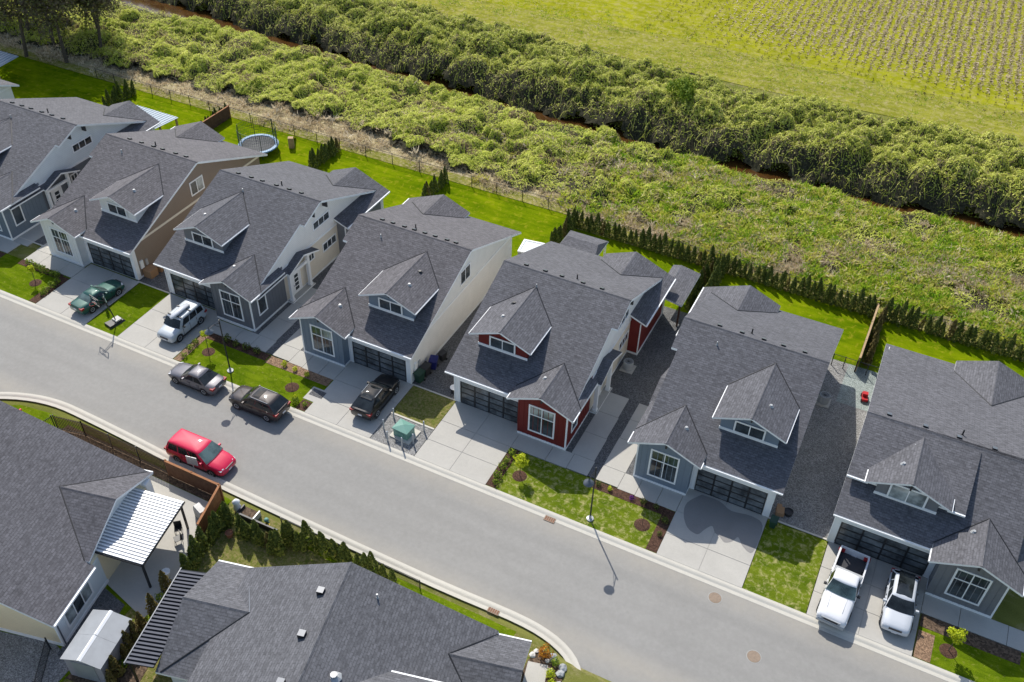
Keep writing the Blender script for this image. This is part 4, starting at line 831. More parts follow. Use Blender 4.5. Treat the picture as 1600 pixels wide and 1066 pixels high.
def box_transformer():
    t = thing('utility_box', 'pale green utility transformer cabinet on the gravel pad', 'utility box', (-28.65, 42.0, zg(42)), R(-4))
    MB().box(-.85, .95, -.75, .85, -.1, .1, 'kerb').build('pad', t)
    MB().box(-.62, .62, -.5, .5, .1, .85, 'utility_green').build('cabinet', t)
    b = MB(); A = [(-.68, -.58), (.68, -.58), (.68, .56), (-.68, .56)]; z0, z1 = .86, 1.06
    b.loft([[(x, y, z0-.06) for x, y in A], [(x, y, z0) for x, y in A]], 'utility_green')
    for i in range(4): q = [A[i], A[(i+1) % 4]]; b.poly([(*q[0], z0), (*q[1], z0), (0, 0, z1)], 'utility_green')
    b.build('lid', t)
    MB().box(-.35, .35, -.53, -.5, .3, .6, 'utility_green').build('door', t)
box_transformer()
BL = ['nearest the kerb on the left', 'nearest the kerb on the right', 'right of it nearer the road', 'behind it on the right', 'behind it on the left', 'left of it beside the drive']
for i, (x, y) in enumerate([(-29.4, 40.85), (-28.1, 40.8), (-27.55, 41.5), (-27.5, 43.0), (-30.25, 43.1), (-30.3, 41.75)]):
    t = thing('bollard', 'grey steel bollard of the green utility cabinet, '+BL[i], 'bollard', (x, y, zg(y)), 0, 'bollards around the utility cabinet')
    MB().tube((0, 0, -.1), (0, 0, 1.0), .06, 'steel', 10).build('post', t); MB().lathe([(.062, 1.0), (.045, 1.05), (0, 1.07)], 'paint_pearl', 10).build('cap', t)
def hoop():
    t = thing('basketball_hoop', 'portable basketball hoop on the small lawn beside the green car', 'basketball hoop', (-57.15, 41.75, zg(41.7)), R(-12))
    b = MB(); b.loft([[(-.45, -.75, .0), (.45, -.75, 0), (.45, .75, 0), (-.45, .75, 0)], [(-.42, -.72, .22), (.42, -.72, .22), (.34, .6, .16), (-.34, .6, .16)]], 'dark_plastic'); b.build('base', t)
    MB().box(-.3, .3, -.05, .5, .2, .33, 'rock_white').build('ballast_bag', t)
    MB().tube((0, .1, .2), (0, -.35, 2.9), .05, 'black_metal', 8).build('pole', t)
    b = MB(); b.tube((0, -.25, 2.5), (0, -1.05, 3.05), .035, 'black_metal', 6); b.tube((0, -.1, 1.9), (0, -1.05, 2.8), .03, 'black_metal', 6); b.build('arm', t)
    b = MB(); x0, x1, z0, z1, w_ = -.62, .62, 2.65, 3.4, .05
    for q in ((x0, x1, z0, z0+w_), (x0, x1, z1-w_, z1), (x0, x0+w_, z0+w_, z1-w_), (x1-w_, x1, z0+w_, z1-w_), (-.25, .25, 2.85, 2.88), (-.25, .25, 3.18, 3.21)): b.box(q[0], q[1], -1.12, -1.07, q[2], q[3], 'black_metal')
    o = b.build('backboard', t)
    b = MB(); n = 16
    for i in range(n): a0, a1 = 2*math.pi*i/n, 2*math.pi*(i+1)/n; b.tube((.23*math.cos(a0), -1.38+.23*math.sin(a0), 2.85), (.23*math.cos(a1), -1.38+.23*math.sin(a1), 2.85), .012, 'red_plastic', 5, cap=False)
    b.build('rim', t)
hoop()
def wheelie_bin(x, y, mt, label, s=1.):
    t = thing('wheeled_bin', label, 'bin', (x, y, zg(y)+.01), R(random.uniform(-20, 20)), 'household waste bins')
    b = MB(); b.loft([[(-.22*s, -.25*s, .05), (.22*s, -.25*s, .05), (.22*s, .25*s, .05), (-.22*s, .25*s, .05)], [(-.3*s, -.36*s, .95*s), (.3*s, -.36*s, .95*s), (.3*s, .36*s, .95*s), (-.3*s, .36*s, .95*s)]], mt); b.build('tub', t)
    b = MB(); b.slab([(-.33*s, -.4*s, .98*s), (.33*s, -.4*s, .98*s), (.33*s, .4*s, 1.06*s), (-.33*s, .4*s, 1.06*s)], .06, mt, mt); b.build('lid', t)
    for sx in (-1, 1): MB().tube((sx*.25*s, .3*s, .1), (sx*.3*s, .3*s, .1), .1, 'rubber', 10).build('wheel', t)
wheelie_bin(-30.55, 47.5, 'bin_green', 'dark green wheeled bin nearest the garage corner of the slate blue house'); wheelie_bin(-30.5, 48.4, 'dark_plastic', 'black wheeled bin between the green and blue bins')
wheelie_bin(-30.35, 49.4, 'bin_blue', 'blue wheeled bin against the off-white side wall'); wheelie_bin(-30.2, 50.6, 'dark_plastic', 'small dark bin behind the blue bin', .8)
wheelie_bin(-1.45, 46.3, 'bin_green', 'green bin on the lawn corner right of the half-wet driveway', .8)
def carton(x, y, w_, d, h_, label, z=0):
    t = thing('cardboard_box', label, 'box', (x, y, z+zg(y)+.01), R(random.uniform(-15, 15)))
    MB().box(-w_, w_, -d, d, 0, h_, 'cardboard').build('carton', t); MB().box(-w_*.9, w_*.3, d, d+.25, h_*.9, h_*.93, 'cardboard').build('flap', t)
carton(-59.0, 48.2, .45, .45, .8, 'large brown cardboard box by the brown side wall'); carton(-58.85, 49.2, .3, .3, .55, 'smaller brown cardboard box behind the large one')
carton(-1.3, 47.7, .28, .32, .35, 'brown cardboard box beside the garage of the house with the wet driveway')
t = thing('plastic_tub', 'white-lidded dark tub beside the garage of the red house', 'tub', (-27.5, 47.7, .01)); MB().lathe([(0, 0), (.25, 0), (.3, .45), (.3, .5)], 'dark_plastic', 14).build('tub', t, 40); MB().lathe([(.32, .5), (.33, .55), (0, .6)], 'white', 14).build('lid', t, 40)
t = thing('planter_tub', 'round dark planter on the gravel right of the half-wet driveway', 'planter', (-.75, 47.9, .01)); MB().lathe([(0, 0), (.28, 0), (.34, .3), (.3, .3), (.27, .22), (0, .22)], 'dark_plastic', 14).build('tub', t)
def heat_pump(x, y, label, rz=0):
    t = thing('heat_pump', label, 'heat pump', (x, y, .01), rz)
    MB().box(-.55, .55, -.55, .55, 0, .08, 'concrete').build('pad', t); MB().lathe([(0, .08), (.42, .08), (.42, .78), (.4, .82), (.33, .82), (.33, .76), (0, .76)], 'ac_grey', 18).build('casing', t, 35)
    b = MB()
    for i in range(6): a = math.pi*i/6; b.tube((-.33*math.cos(a), -.33*math.sin(a), .8), (.33*math.cos(a), .33*math.sin(a), .8), .01, 'dark_plastic', 5)
    b.build('fan_guard', t)
heat_pump(-16.3, 56.8, 'round grey heat pump unit beside the red house'); heat_pump(-1.1, 60.4, 'grey heat pump unit on the gravel right of the slate house')
t = thing('hot_tub', 'white square hot tub behind the slate blue house', 'hot tub', (-30.2, 67.4, .0), R(8))
MB().box(-1.0, 1.0, -1.0, 1.0, 0, .75, 'shed_grey').build('cabinet', t)
b = MB(); b.loft([[(s*x, s*y, z) for x, y in ((-1, -1), (1, -1), (1, 1), (-1, 1))] for s, z in ((1.03, .75), (1.03, .88), (.85, .9), (.72, .6))], 'white'); b.build('shell', t)
MB().box(-.8, .8, -.8, .8, .62, .84, 'pale_blue').build('water_surface', t)
# trampoline
t = thing('trampoline', 'round trampoline with a pale blue rim and netting behind the brown-sided house', 'trampoline', (-64.35, 70.7, 0))
n = 24; b = MB()
b.lathe([(1.75, .82), (1.8, .9), (2.12, .9), (2.16, .8), (1.75, .8)], 'trampoline_blue', n); b.build('rim_pad', t)
MB().lathe([(0, .83), (1.76, .83), (1.76, .81)], 'mat_black', n).build('jumping_mat', t)
for i in range(6):
    a = 2*math.pi*(i+.3)/6; MB().tube((2.1*math.cos(a), 2.1*math.sin(a), 0), (2.1*math.cos(a), 2.1*math.sin(a), 2.95), .035, 'bin_green', 6).build('pole', t)
b = MB(); N_ = 60
for i in range(N_):
    a0, a1 = 2*math.pi*i/N_, 2*math.pi*(i+1)/N_; c0, s0, c1, s1 = math.cos(a0)*2.03, math.sin(a0)*2.03, math.cos(a1)*2.03, math.sin(a1)*2.03
    b.tube((c0, s0, .9), (c0, s0, 2.9), .013, 'bin_green', 3, cap=False)
    for z in (1.2, 1.5, 1.8, 2.1, 2.44, 2.88): b.tube((c0, s0, z), (c1, s1, z), .013, 'bin_green', 3, cap=False)
o = b.build('safety_net', t); o['kind'] = 'stuff'
t = thing('play_slide', 'yellow play slide beside the trampoline', 'slide', (-61.9, 73.2, 0), R(30)); b = MB(); b.slab([(-.25, 0, 1.2), (.25, 0, 1.2), (.25, 1.8, .1), (-.25, 1.8, .1)][::-1][::-1], .05, 'yellow', 'yellow'); b.build('chute', t); MB().box(-.28, .28, -.5, 0, 0, 1.2, 'wood_tan').build('ladder', t)
# manholes, drains
for i, (x, y, r_, lab) in enumerate([(-3.26, 39.0, .42, 'round rusty manhole cover near the far kerb'), (.17, 36.0, .42, 'round rusty manhole cover in the middle of the road')]):
    t = thing('manhole_cover', lab, 'manhole', (x, y, ROADZ)); MB().lathe([(r_+.06, .002), (r_+.05, .008), (r_, .008)], 'concrete_dark', 24).build('collar', t); MB().lathe([(r_-.01, .01), (r_-.03, .014), (0, .014)], 'manhole', 24).build('lid', t)
for x, y, lab in ((-15.5, 39.83, 'rusty storm drain grate in the far kerb'), (-15.6, 31.5, 'rusty storm drain grate in the near kerb')):
    t = thing('storm_drain', lab, 'drain', (x, y, ROADZ)); MB().box(-.4, .4, -.22, .22, .0, .045, 'manhole').build('frame', t)
    for i in range(5): MB().box(-.34+i*.15, -.26+i*.15, -.17, .17, .045, .052, 'rust').build('bar', t)
t = thing('road_sign', 'square grey sign seen from behind beside the red minivan', 'sign', (-39.5, 31.35, -.1), R(10)); MB().tube((0, 0, 0), (0, 0, 2.3), .03, 'steel', 6).build('post', t); MB().box(-.42, .42, -.02, .02, 1.5, 2.3, 'steel').build('plate', t)
t = thing('fire_hydrant', 'fire hydrant with a pale top and yellow barrel on the verge', 'hydrant', (-32.4, 30.25, -.03)); MB().lathe([(0, 0), (.16, 0), (.16, .08), (.11, .1), (.11, .55)], 'yellow', 12).build('barrel', t, 50)
MB().lathe([(.11, .55), (.17, .57), (.17, .63), (.13, .72), (0, .78)], 'utility_green', 12).build('bonnet', t, 50); MB().tube((-.2, 0, .42), (.2, 0, .42), .06, 'utility_green', 8).build('nozzle', t)
t = thing('stone_planter', 'low black edged planting box beside the wooden fence corner', 'planter', (-33.0, 30.0, -.03), R(1))
MB().box(-1.7, 1.7, -.12, .0, 0, .5, 'dark_plastic').build('front_board', t); MB().box(-1.7, -1.6, 0, .75, 0, .5, 'dark_plastic').build('end_board', t); MB().box(-.4, -.3, 0, .75, 0, .5, 'steel').build('divider', t); MB().box(-1.6, -.4, 0, .75, 0, .3, 'soil').build('soil_fill', t)
t = thing('flower_pot', 'round brown flower pot on the thin lawn', 'pot', (-34.1, 28.35, -.03)); MB().lathe([(0, 0), (.2, 0), (.28, .4), (.24, .4), (.22, .34), (0, .34)], 'rust', 14).build('pot', t)
def chair(x, y, rz, label):
    t = thing('patio_chair', label, 'chair', (x, y, 0), R(rz), 'wire patio chairs')
    MB().box(-.25, .25, -.25, .25, .42, .46, 'black_metal').build('seat', t); MB().box(-.25, .25, .22, .26, .46, .95, 'black_metal').build('backrest', t)
    for sx in (-1, 1):
        for sy in (-1, 1): MB().tube((sx*.22, sy*.22, 0), (sx*.22, sy*.22, .43), .018, 'black_metal', 5).build('leg', t)
chair(-37.3, 27.0, 40, 'black wire chair at the corner of the white patio cover'); chair(-36.75, 26.35, -30, 'black wire chair nearer the cedar hedge')
t = thing('barbecue', 'covered grey barbecue against the wooden fence', 'barbecue', (-36.75, 28.7, -.01), R(-20)); MB().box(-.5, .5, -.28, .28, 0, .8, 'ac_grey').build('cabinet', t); MB().prism([(-.3, .8), (.3, .8), (.22, 1.1), (-.22, 1.1)], 'x', -.45, .45, 'rock_white').build('hood', t)
t = thing('planter_stand', 'white planter stand with leaves beside the dark patio cover', 'planter', (-35.6, 23.9, -.03), R(20)); MB().lathe([(0, 0), (.16, 0), (.3, .55), (.26, .55), (0, .48)], 'white', 10).build('pot', t)
t = thing('wrapped_shrub', 'white wrapped shrub in the bed by the wooden fence', 'shrub', (-35.0, 30.35, -.03)); MB().lathe([(0, 0), (.22, .05), (.3, .35), (.2, .7), (.28, .95), (.12, 1.15), (0, 1.2)], 'white', 9).build('cloth', t, True)
t = thing('toy_cart', 'small red ride-on toy on the gravel beside the right-hand house', 'toy', (1.75, 62.3, .01), R(100)); MB().box(-.45, .45, -.22, .22, .15, .35, 'red_plastic').build('tray', t); MB().box(-.1, .25, -.2, .2, .35, .62, 'red_plastic').build('seat', t)
for sx in (-.35, .35):
    for sy in (-.24, .24): MB().tube((sx, sy-.03, .13), (sx, sy+.03, .13), .13, 'rubber', 10).build('wheel', t)

# ------------------------------------------------------------------ fences
def chain_fence(label, pts, hgt=1.25, step=3.0, z=0):
    t = thing('chain_link_fence', label, 'fence', (pts[0][0], pts[0][1], z)); ox, oy = pts[0]
    w = MB()
    for (x0, y0), (x1, y1) in zip(pts, pts[1:]):
        L_ = math.hypot(x1-x0, y1-y0); n = max(1, round(L_/step)); a = Vector((x0-ox, y0-oy, 0)); c = Vector((x1-ox, y1-oy, 0))
        for i in range(n+1): p = a.lerp(c, i/n); MB().tube(p, p+Vector((0, 0, hgt+.05)), .04, 'black_metal', 6).build('post', t)
        MB().tube(a+Vector((0, 0, hgt)), c+Vector((0, 0, hgt)), .022, 'black_metal', 5).build('rail', t)
        k = int(L_/.16)
        for i in range(k):
            p = a.lerp(c, i/k); q = a.lerp(c, min(1, (i+4)/k))
            w.tube(p+Vector((0, 0, .05)), q+Vector((0, 0, hgt)), .0055, 'black_metal', 3, cap=False); w.tube(q+Vector((0, 0, .05)), p+Vector((0, 0, hgt)), .0055, 'black_metal', 3, cap=False)
    o = w.build('wire_mesh', t); o['kind'] = 'stuff'
chain_fence('black chain link fence along the back lawns on the left', [(-92, 75.2), (-72, 75.2), (-57, 75.2), (-43.7, 75.3), (-29.2, 75.4)])
chain_fence('black chain link fence behind the long cedar hedge', [(-28.9, 74.4), (-14, 74.3), (.6, 74.2), (16, 74.2)])
chain_fence('short chain link fence closing the gap beside the right-hand house', [(-1.5, 65.2), (.4, 65.2), (2.2, 65.2)], 1.2, 1.2)
chain_fence('chain link fence between the cedars and the near kerb', [(-31.4, 30.6), (-26, 30.62), (-20.5, 30.6)], 1.0, 2.7, -.03)
def plank_fence(label, a, c, hgt, mt, posts=2.4, pmt='wood', z=0):
    t = thing('wooden_fence', label, 'fence', (a[0], a[1], z), math.atan2(c[1]-a[1], c[0]-a[0])); L_ = math.hypot(c[0]-a[0], c[1]-a[1]); n = int(L_/.16)
    me = MB().box(0, .145, -.012, .012, .06, hgt, mt).mesh('plank')
    for i in range(n): o = bpy.data.objects.new('plank', me); o.location = (i*.16, random.uniform(-.004, .004), random.uniform(-.01, .01)); link(o, t)
    k = max(1, round(L_/posts))
    for i in range(k+1): MB().box(L_*i/k-.055, L_*i/k+.055, .014, .12, 0, hgt+.08, pmt).build('post', t)
    MB().box(0, L_, -.06, .1, hgt, hgt+.045, pmt).build('top_rail', t); MB().box(0, L_, .014, .05, .3, .4, pmt).build('rail', t)
plank_fence('reddish wooden fence beside the red minivan', (-41.4, 30.62), (-36.65, 30.62), 1.55, 'wood_dark', z=-.03)
plank_fence('reddish wooden fence running back from the street corner to the cedars', (-36.55, 30.6), (-35.65, 27.3), 1.55, 'wood', z=-.03)
plank_fence('brown plank fence beside the trampoline', (-71.75, 70.5), (-71.75, 75.1), 1.5, 'wood_dark')
plank_fence('brown plank fence between the two right-hand back lawns', (.5, 65.3), (.55, 73.2), 1.5, 'wood_dark', pmt='wood_tan')
def picket(label, pts, hgt=1.5, mt='black_metal', hw=.011, st=.115):
    t = thing('picket_fence', label, 'fence', (*pts[0], -.03)); ox, oy = pts[0]; w = MB()
    for (x0, y0), (x1, y1) in zip(pts, pts[1:]):
        a = Vector((x0-ox, y0-oy, 0)); c = Vector((x1-ox, y1-oy, 0)); L_ = (c-a).length; n = int(L_/st)
        for i in range(n): p = a.lerp(c, i/n); w.box(p.x-hw, p.x+hw, p.y-.011, p.y+.011, .06, hgt, mt)
        k = max(1, round(L_/2.4))
        for i in range(k+1): p = a.lerp(c, i/k); MB().box(p.x-.035, p.x+.035, p.y-.035, p.y+.035, 0, hgt+.08, 'black_metal').build('post', t)
        for z in (.18, hgt-.1): MB().tube(a+Vector((0, 0, z)), c+Vector((0, 0, z)), .024, 'black_metal', 5).build('rail', t)
    o = w.build('pickets', t); o['kind'] = 'stuff'
picket('dark brown slatted fence with black posts along the near kerb on the left', [(-51.8, 30.3), (-49.5, 30.75), (-41.5, 30.7)], 1.5, 'wood_slat', .05, .145)
picket('dark slatted fence turning back at the corner lawn on the left', [(-51.9, 30.2), (-52.4, 27.2)])
picket('black picket fence beside the garden shed', [(-38.2, 16.6), (-36.6, 14.2), (-37.4, 12.0)], 1.2)

# ------------------------------------------------------------------ vegetation
def cedar_mesh(name, h=1.95, r=.34, n=520, mat='cedar_leaf', seed=0):
    g = np.random.default_rng(seed); z = g.random(n)**.85*h; a = g.random(n)*2*math.pi
    rr = r*np.clip((1-(z/h))**.62, .03, 1)*(.78+.22*np.minimum(1, z/.25))*(1+.16*np.sin(a*3+seed)+.1*np.sin(z*7+a*2))*np.sqrt(g.uniform(.35, 1.05, n))
    P = np.stack([rr*np.cos(a), rr*np.sin(a), z+.05], 1); Nn = unit(np.stack([np.cos(a), np.sin(a), g.normal(.5, .4, n)], 1)+g.normal(0, .35, (n, 3)))
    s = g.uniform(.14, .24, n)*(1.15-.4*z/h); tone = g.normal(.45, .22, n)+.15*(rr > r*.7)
    return leaf_mesh(name, P, Nn, s, tone, mat, .5)
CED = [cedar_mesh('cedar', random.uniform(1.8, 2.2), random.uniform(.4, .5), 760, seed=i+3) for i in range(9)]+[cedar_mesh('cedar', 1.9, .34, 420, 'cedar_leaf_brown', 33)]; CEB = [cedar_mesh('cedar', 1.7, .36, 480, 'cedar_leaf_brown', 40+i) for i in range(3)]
ORD = 'first second third fourth fifth sixth seventh eighth ninth tenth eleventh twelfth thirteenth fourteenth fifteenth sixteenth seventeenth eighteenth nineteenth twentieth twenty-first twenty-second twenty-third twenty-fourth twenty-fifth'.split()
def cedars(pts, label, group, meshes=CED, k=1., z=0, end='from the left'):
    for i_, (x, y) in enumerate(pts):
        o = bpy.data.objects.new('cedar_tree', random.choice(meshes)); s = k*random.uniform(.78, 1.18); o.scale = (s*random.uniform(.85, 1.15), s*random.uniform(.85, 1.15), s); o.location = (x+random.uniform(-.05, .05), y+random.uniform(-.06, .06), z)
        o.rotation_euler = (random.uniform(-.09, .09), random.uniform(-.09, .09), random.uniform(0, 6.3)); link(o); tag(o, f'{ORD[i_]} cedar {end} {label}', 'cedar', group)
def line(a, c, step):
    L_ = math.hypot(c[0]-a[0], c[1]-a[1]); n = max(1, round(L_/step)); return [(a[0]+(c[0]-a[0])*i/n, a[1]+(c[1]-a[1])*i/n) for i in range(n+1)]
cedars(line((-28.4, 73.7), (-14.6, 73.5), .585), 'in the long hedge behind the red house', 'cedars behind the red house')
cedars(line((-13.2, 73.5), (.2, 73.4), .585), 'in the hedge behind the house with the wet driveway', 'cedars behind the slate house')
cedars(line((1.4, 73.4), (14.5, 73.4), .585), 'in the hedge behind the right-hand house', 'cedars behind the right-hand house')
F_ = 'from the front'
cedars(line((-14.45, 66.6), (-14.3, 73), .62), 'in the left row of the double hedge', 'left row of the double hedge', end=F_)
cedars(line((-13.45, 66.4), (-13.4, 73), .62), 'in the right row of the double hedge', 'right row of the double hedge', k=1.1, end=F_)
cedars(line((-28.95, 69.3), (-28.6, 73.2), .6), 'in the short hedge left of the red house lawn', 'short hedge left of the red house', end=F_)
cedars(line((-43.75, 70.6), (-43.4, 74.6), .62), 'in the short hedge behind the house with the black car', 'short hedge behind the slate blue house', end=F_)
cedars(line((-57.1, 70.2), (-56.9, 74.6), .58), 'in the short hedge right of the trampoline', 'short hedge behind the dark grey house', end=F_)
cedars(line((-72.2, 71), (-72.15, 75), .6), 'beside the plank fence left of the trampoline', 'cedars along the plank fence', k=.85, end=F_)
cedars(line((-85.5, 70), (-85.2, 74), .6), 'in the leftmost short hedge on the back lawns', 'short hedge behind the leftmost house', end=F_)
cedars(line((1.1, 66.6), (1.15, 72.8), .62), 'of the browned row beside the right-hand plank fence', 'browned cedars along the plank fence', CEB, end=F_)
cedars([(-33.56, 28.75), (-32.95, 28.85), (-32.28, 28.89), (-31.75, 28.85), (-31.16, 28.80), (-30.69, 28.78), (-30.23, 28.82)], 'behind the black planting box on the corner lawn', 'cedars behind the planting box', z=-.03)
cedars([(-30.30, 29.71), (-29.98, 29.83), (-29.44, 29.69), (-29.03, 29.70), (-28.85, 30.26), (-28.10, 30.13), (-27.42, 30.18), (-26.80, 30.30), (-26.15, 30.13), (-25.62, 30.11), (-24.91, 30.02), (-24.22, 30.01), (-23.64, 30.09), (-22.94, 30.09), (-22.29, 30.06)], 'between the near kerb and the bottom centre roof', 'cedars along the near kerb', z=-.03)
cedars([(-35.3, 29.55), (-34.82, 29.27), (-35.1, 28.97), (-34.96, 28.39), (-34.9, 27.92), (-34.9, 27.43), (-35.02, 26.68), (-34.86, 26.05), (-34.51, 25.37), (-34.53, 24.81)], 'between the patio and the corner lawn', 'cedars beside the patio', z=-.03, end='from the street')
def blob(name, n, rx, rz, zc, size, mat, seed, tone=(.5, .25), shell=.45, aspect=.55, lumps=0):
    g = np.random.default_rng(seed); d = unit(g.normal(size=(n, 3))); rad = g.uniform(shell, 1, n)**.6
    if lumps:
        C0 = unit(g.normal(size=(lumps, 3)))*g.uniform(.35, .7, (lumps, 1)); k = g.integers(0, lumps, n); d2 = C0[k]+d*g.uniform(.25, .45, (n, 1)); P = d2*np.array([rx, rx, rz])
    else: P = d*rad[:, None]*np.array([rx, rx, rz])*(1+.2*np.sin(d[:, :1]*5+seed))
    P[:, 2] += zc; Nn = unit(d+g.normal(0, .5, (n, 3))); return leaf_mesh(name, P, Nn, g.uniform(size*.7, size*1.3, n), g.normal(tone[0], tone[1], n), mat, aspect)
def young_tree(x, y, label, hgt=2.1, rad=.5, n=380, seed=1, ring=True):
    t = thing('young_tree', label, 'tree', (x, y, zg(y)), 0, 'young trees on the front lawns')
    b = MB(); b.tube((0, 0, 0), (.03, .02, hgt*.75), .03, 'bark', 6, .018)
    for i in range(5): a = i*1.3; b.tube((.02, .01, hgt*(.45+.06*i)), (.35*rad*2*math.cos(a), .35*rad*2*math.sin(a), hgt*(.6+.08*i)), .014, 'bark', 5, .006)
    b.build('trunk', t); link(bpy.data.objects.new('crown', blob('crown', n, rad, rad*1.15, hgt*.82, .17, 'young_leaf', seed, lumps=9)), t)
    if ring: MB().lathe([(0, .05), (.4, .045), (.55, .0)], 'mulch', 16).build('mulch_ring', t)
young_tree(-19.08, 42.35, 'bright yellow-green young tree on the lawn of the red house', 2.0, .62, 520, 2)
young_tree(-47.75, 42.5, 'slender young tree on the lawn by the grey sedan', 2.5, .42, 300, 5)
young_tree(10.9, 41.9, 'bright yellow-green young tree on the lawn at the right edge', 2.2, .62, 520, 8)
young_tree(-67.3, 42.6, 'thin young tree on the lawn at the left edge', 1.9, .38, 220, 9)
for x, y, lab in ((-9.57, 42.3, 'bare young tree in a mulch ring on the lawn left of the wet driveway'), (-39.18, 42.26, 'bare young tree in a mulch ring on the lawn left of the black car')):
    t = thing('young_tree', lab, 'tree', (x, y, zg(y)), 0, 'young trees on the front lawns'); MB().lathe([(0, .05), (.42, .045), (.58, .0)], 'mulch', 16).build('mulch_ring', t)
    b = MB(); b.tube((0, 0, 0), (.02, 0, 1.3), .02, 'bark', 5, .01)
    for i in range(5): a = i*1.4; b.tube((.01, 0, .7+.1*i), (.25*math.cos(a), .25*math.sin(a), 1.1+.1*i), .009, 'bark', 4, .004)
    b.build('trunk', t)
SH = [blob('shrub', 150, .3, .28, .26, .13, 'shrub_leaf', 60+i, (.55, .25)) for i in range(3)]; SHB = [blob('shrub', 150, .27, .26, .25, .12, 'young_leaf', 70+i) for i in range(2)]; SHD = [blob('shrub', 160, .3, .3, .28, .13, 'cedar_leaf', 80+i) for i in range(2)]
def shrubs(pts, label, group, ms=SH, k=1., z=None):
    for i_, (x, y) in enumerate(pts):
        o = bpy.data.objects.new('shrub', random.choice(ms)); s = k*random.uniform(.8, 1.2); o.scale = (s, s, s); o.location = (x, y, zg(y) if z is None else z); o.rotation_euler = (0, 0, random.uniform(0, 6)); link(o); tag(o, label+(', '+ORD[i_]+' along the bed' if len(pts) > 1 else ''), 'shrub', group)
shrubs([(-69.8, 44.3), (-69.2, 44.25), (-68.6, 44.2), (-68.0, 44.15), (-67.4, 44.12), (-66.8, 44.1), (-66.3, 44.15), (-65.5, 43.4), (-65.5, 42.8), (-65.45, 42.2), (-65.4, 41.7)], 'small green shrub edging the lawn left of the green car', 'shrubs left of the green car', k=1.1)
shrubs([(-49.2, 42.0), (-49.05, 41.1), (-49.3, 42.8)], 'small shrub in the bed right of the boxy silver car', 'shrubs right of the silver car', SH); shrubs([(-47.2, 44.2), (-45.2, 44.2), (-44.1, 44.2), (-46.2, 44.15)], 'dark shrub below the front window of the dark grey house', 'shrubs before the dark grey house', SHD, 1.1)
shrubs([(-20.5, 43.9), (-20.5, 42.4), (-20.45, 41.5), (-20.3, 40.9), (-20.5, 43.1)], 'small shrub in the mulch bed right of the red house driveway', 'shrubs right of the red house driveway', SHB+SH)
shrubs([(-12.75, 44.1)], 'bright yellow shrub in the bed left of the wet driveway', 'shrubs left of the wet driveway', SHB, .8); shrubs([(-13.65, 44.15), (-9.2, 44.1), (-10.2, 44.1), (-8.25, 43.2), (-8.2, 42)], 'small dark shrub in the bed left of the wet driveway', 'dark shrubs left of the wet driveway', SHD, .8)
o = bpy.data.objects.new('flower_clump', blob('flower', 90, .22, .15, .14, .1, 'young_leaf', 3)); o.data.materials[0] = MT['purple']; o.location = (-11.05, 44.1, zg(44.1)+.02); link(o); tag(o, 'purple flower clump in the bed left of the wet driveway', 'flowers')
shrubs([(-41.2, 44.0), (-38.9, 43.85), (-40.1, 43.95)], 'bright round shrub in the tan bed below the slate blue house', 'shrubs below the slate blue house', SHB, .85); shrubs([(-37.05, 41.0), (-38.2, 41.3), (-37.85, 40.95)], 'shrub at the kerb corner left of the black car driveway', 'shrubs left of the black car', SHB+SH, .9)
shrubs([(-33.41, 17.22), (-33.44, 17.70), (-33.92, 18.77), (-33.61, 18.22), (-34.0, 19.5), (-34.19, 20.22), (-34.15, 20.78), (-34.47, 21.49), (-34.79, 22.33), (-34.9, 23.1), (-33.2, 16.6)], 'leafy shrub between the shed and the dark ribbed patio cover', 'shrubs beside the shed', SH+CEB, 1.15, -.03)
o = bpy.data.objects.new('shrub', blob('shrub', 260, .5, .42, .38, .15, 'orange_leafs', 90)); o.location = (-11.35, 30.05, -.02); link(o); tag(o, 'orange leafed shrub among rocks at the street corner', 'shrub')
shrubs([(-10.5, 29.75)], 'round green shrub among rocks at the street corner', 'corner rockery shrubs', SH, 1.1, -.02); shrubs([(-10.45, 28.95), (-10.1, 28.4)], 'yellow-green shrub at the bottom of the corner rockery', 'corner rockery shrubs', SHB, 1.3, -.02)
def rock(x, y, s, mt, label):
    bm = bmesh.new(); bmesh.ops.create_icosphere(bm, subdivisions=2, radius=s)
    for v in bm.verts: v.co *= random.uniform(.75, 1.1); v.co.z *= .6
    me = bpy.data.meshes.new('rock'); bm.to_mesh(me); bm.free(); me.materials.append(MT[mt]); o = bpy.data.objects.new('rock', me); o.location = (x, y, s*.2-.03); link(o); tag(o, label, 'rock', 'rocks in the corner rockery')
for x, y, s, mt in ((-12.0, 29.7, .22, 'rock_white'), (-11.9, 30.05, .18, 'rock_white'), (-10.8, 30.1, .3, 'rock'), (-10.6, 29.2, .22, 'rock'), (-9.95, 29.3, .3, 'rock'), (-10.0, 29.75, .28, 'rock'), (-9.75, 28.6, .25, 'rock'), (-11.0, 29.75, .16, 'rock_white'), (-9.8, 28.0, .3, 'rock')):
    RK = globals().setdefault('RK_', {}); RK[mt] = RK.get(mt, -1)+1
    rock(x, y, s, mt, ORD[RK[mt]]+(' pale' if mt == 'rock_white' else ' grey')+' rock from the top of the rockery at the street corner')

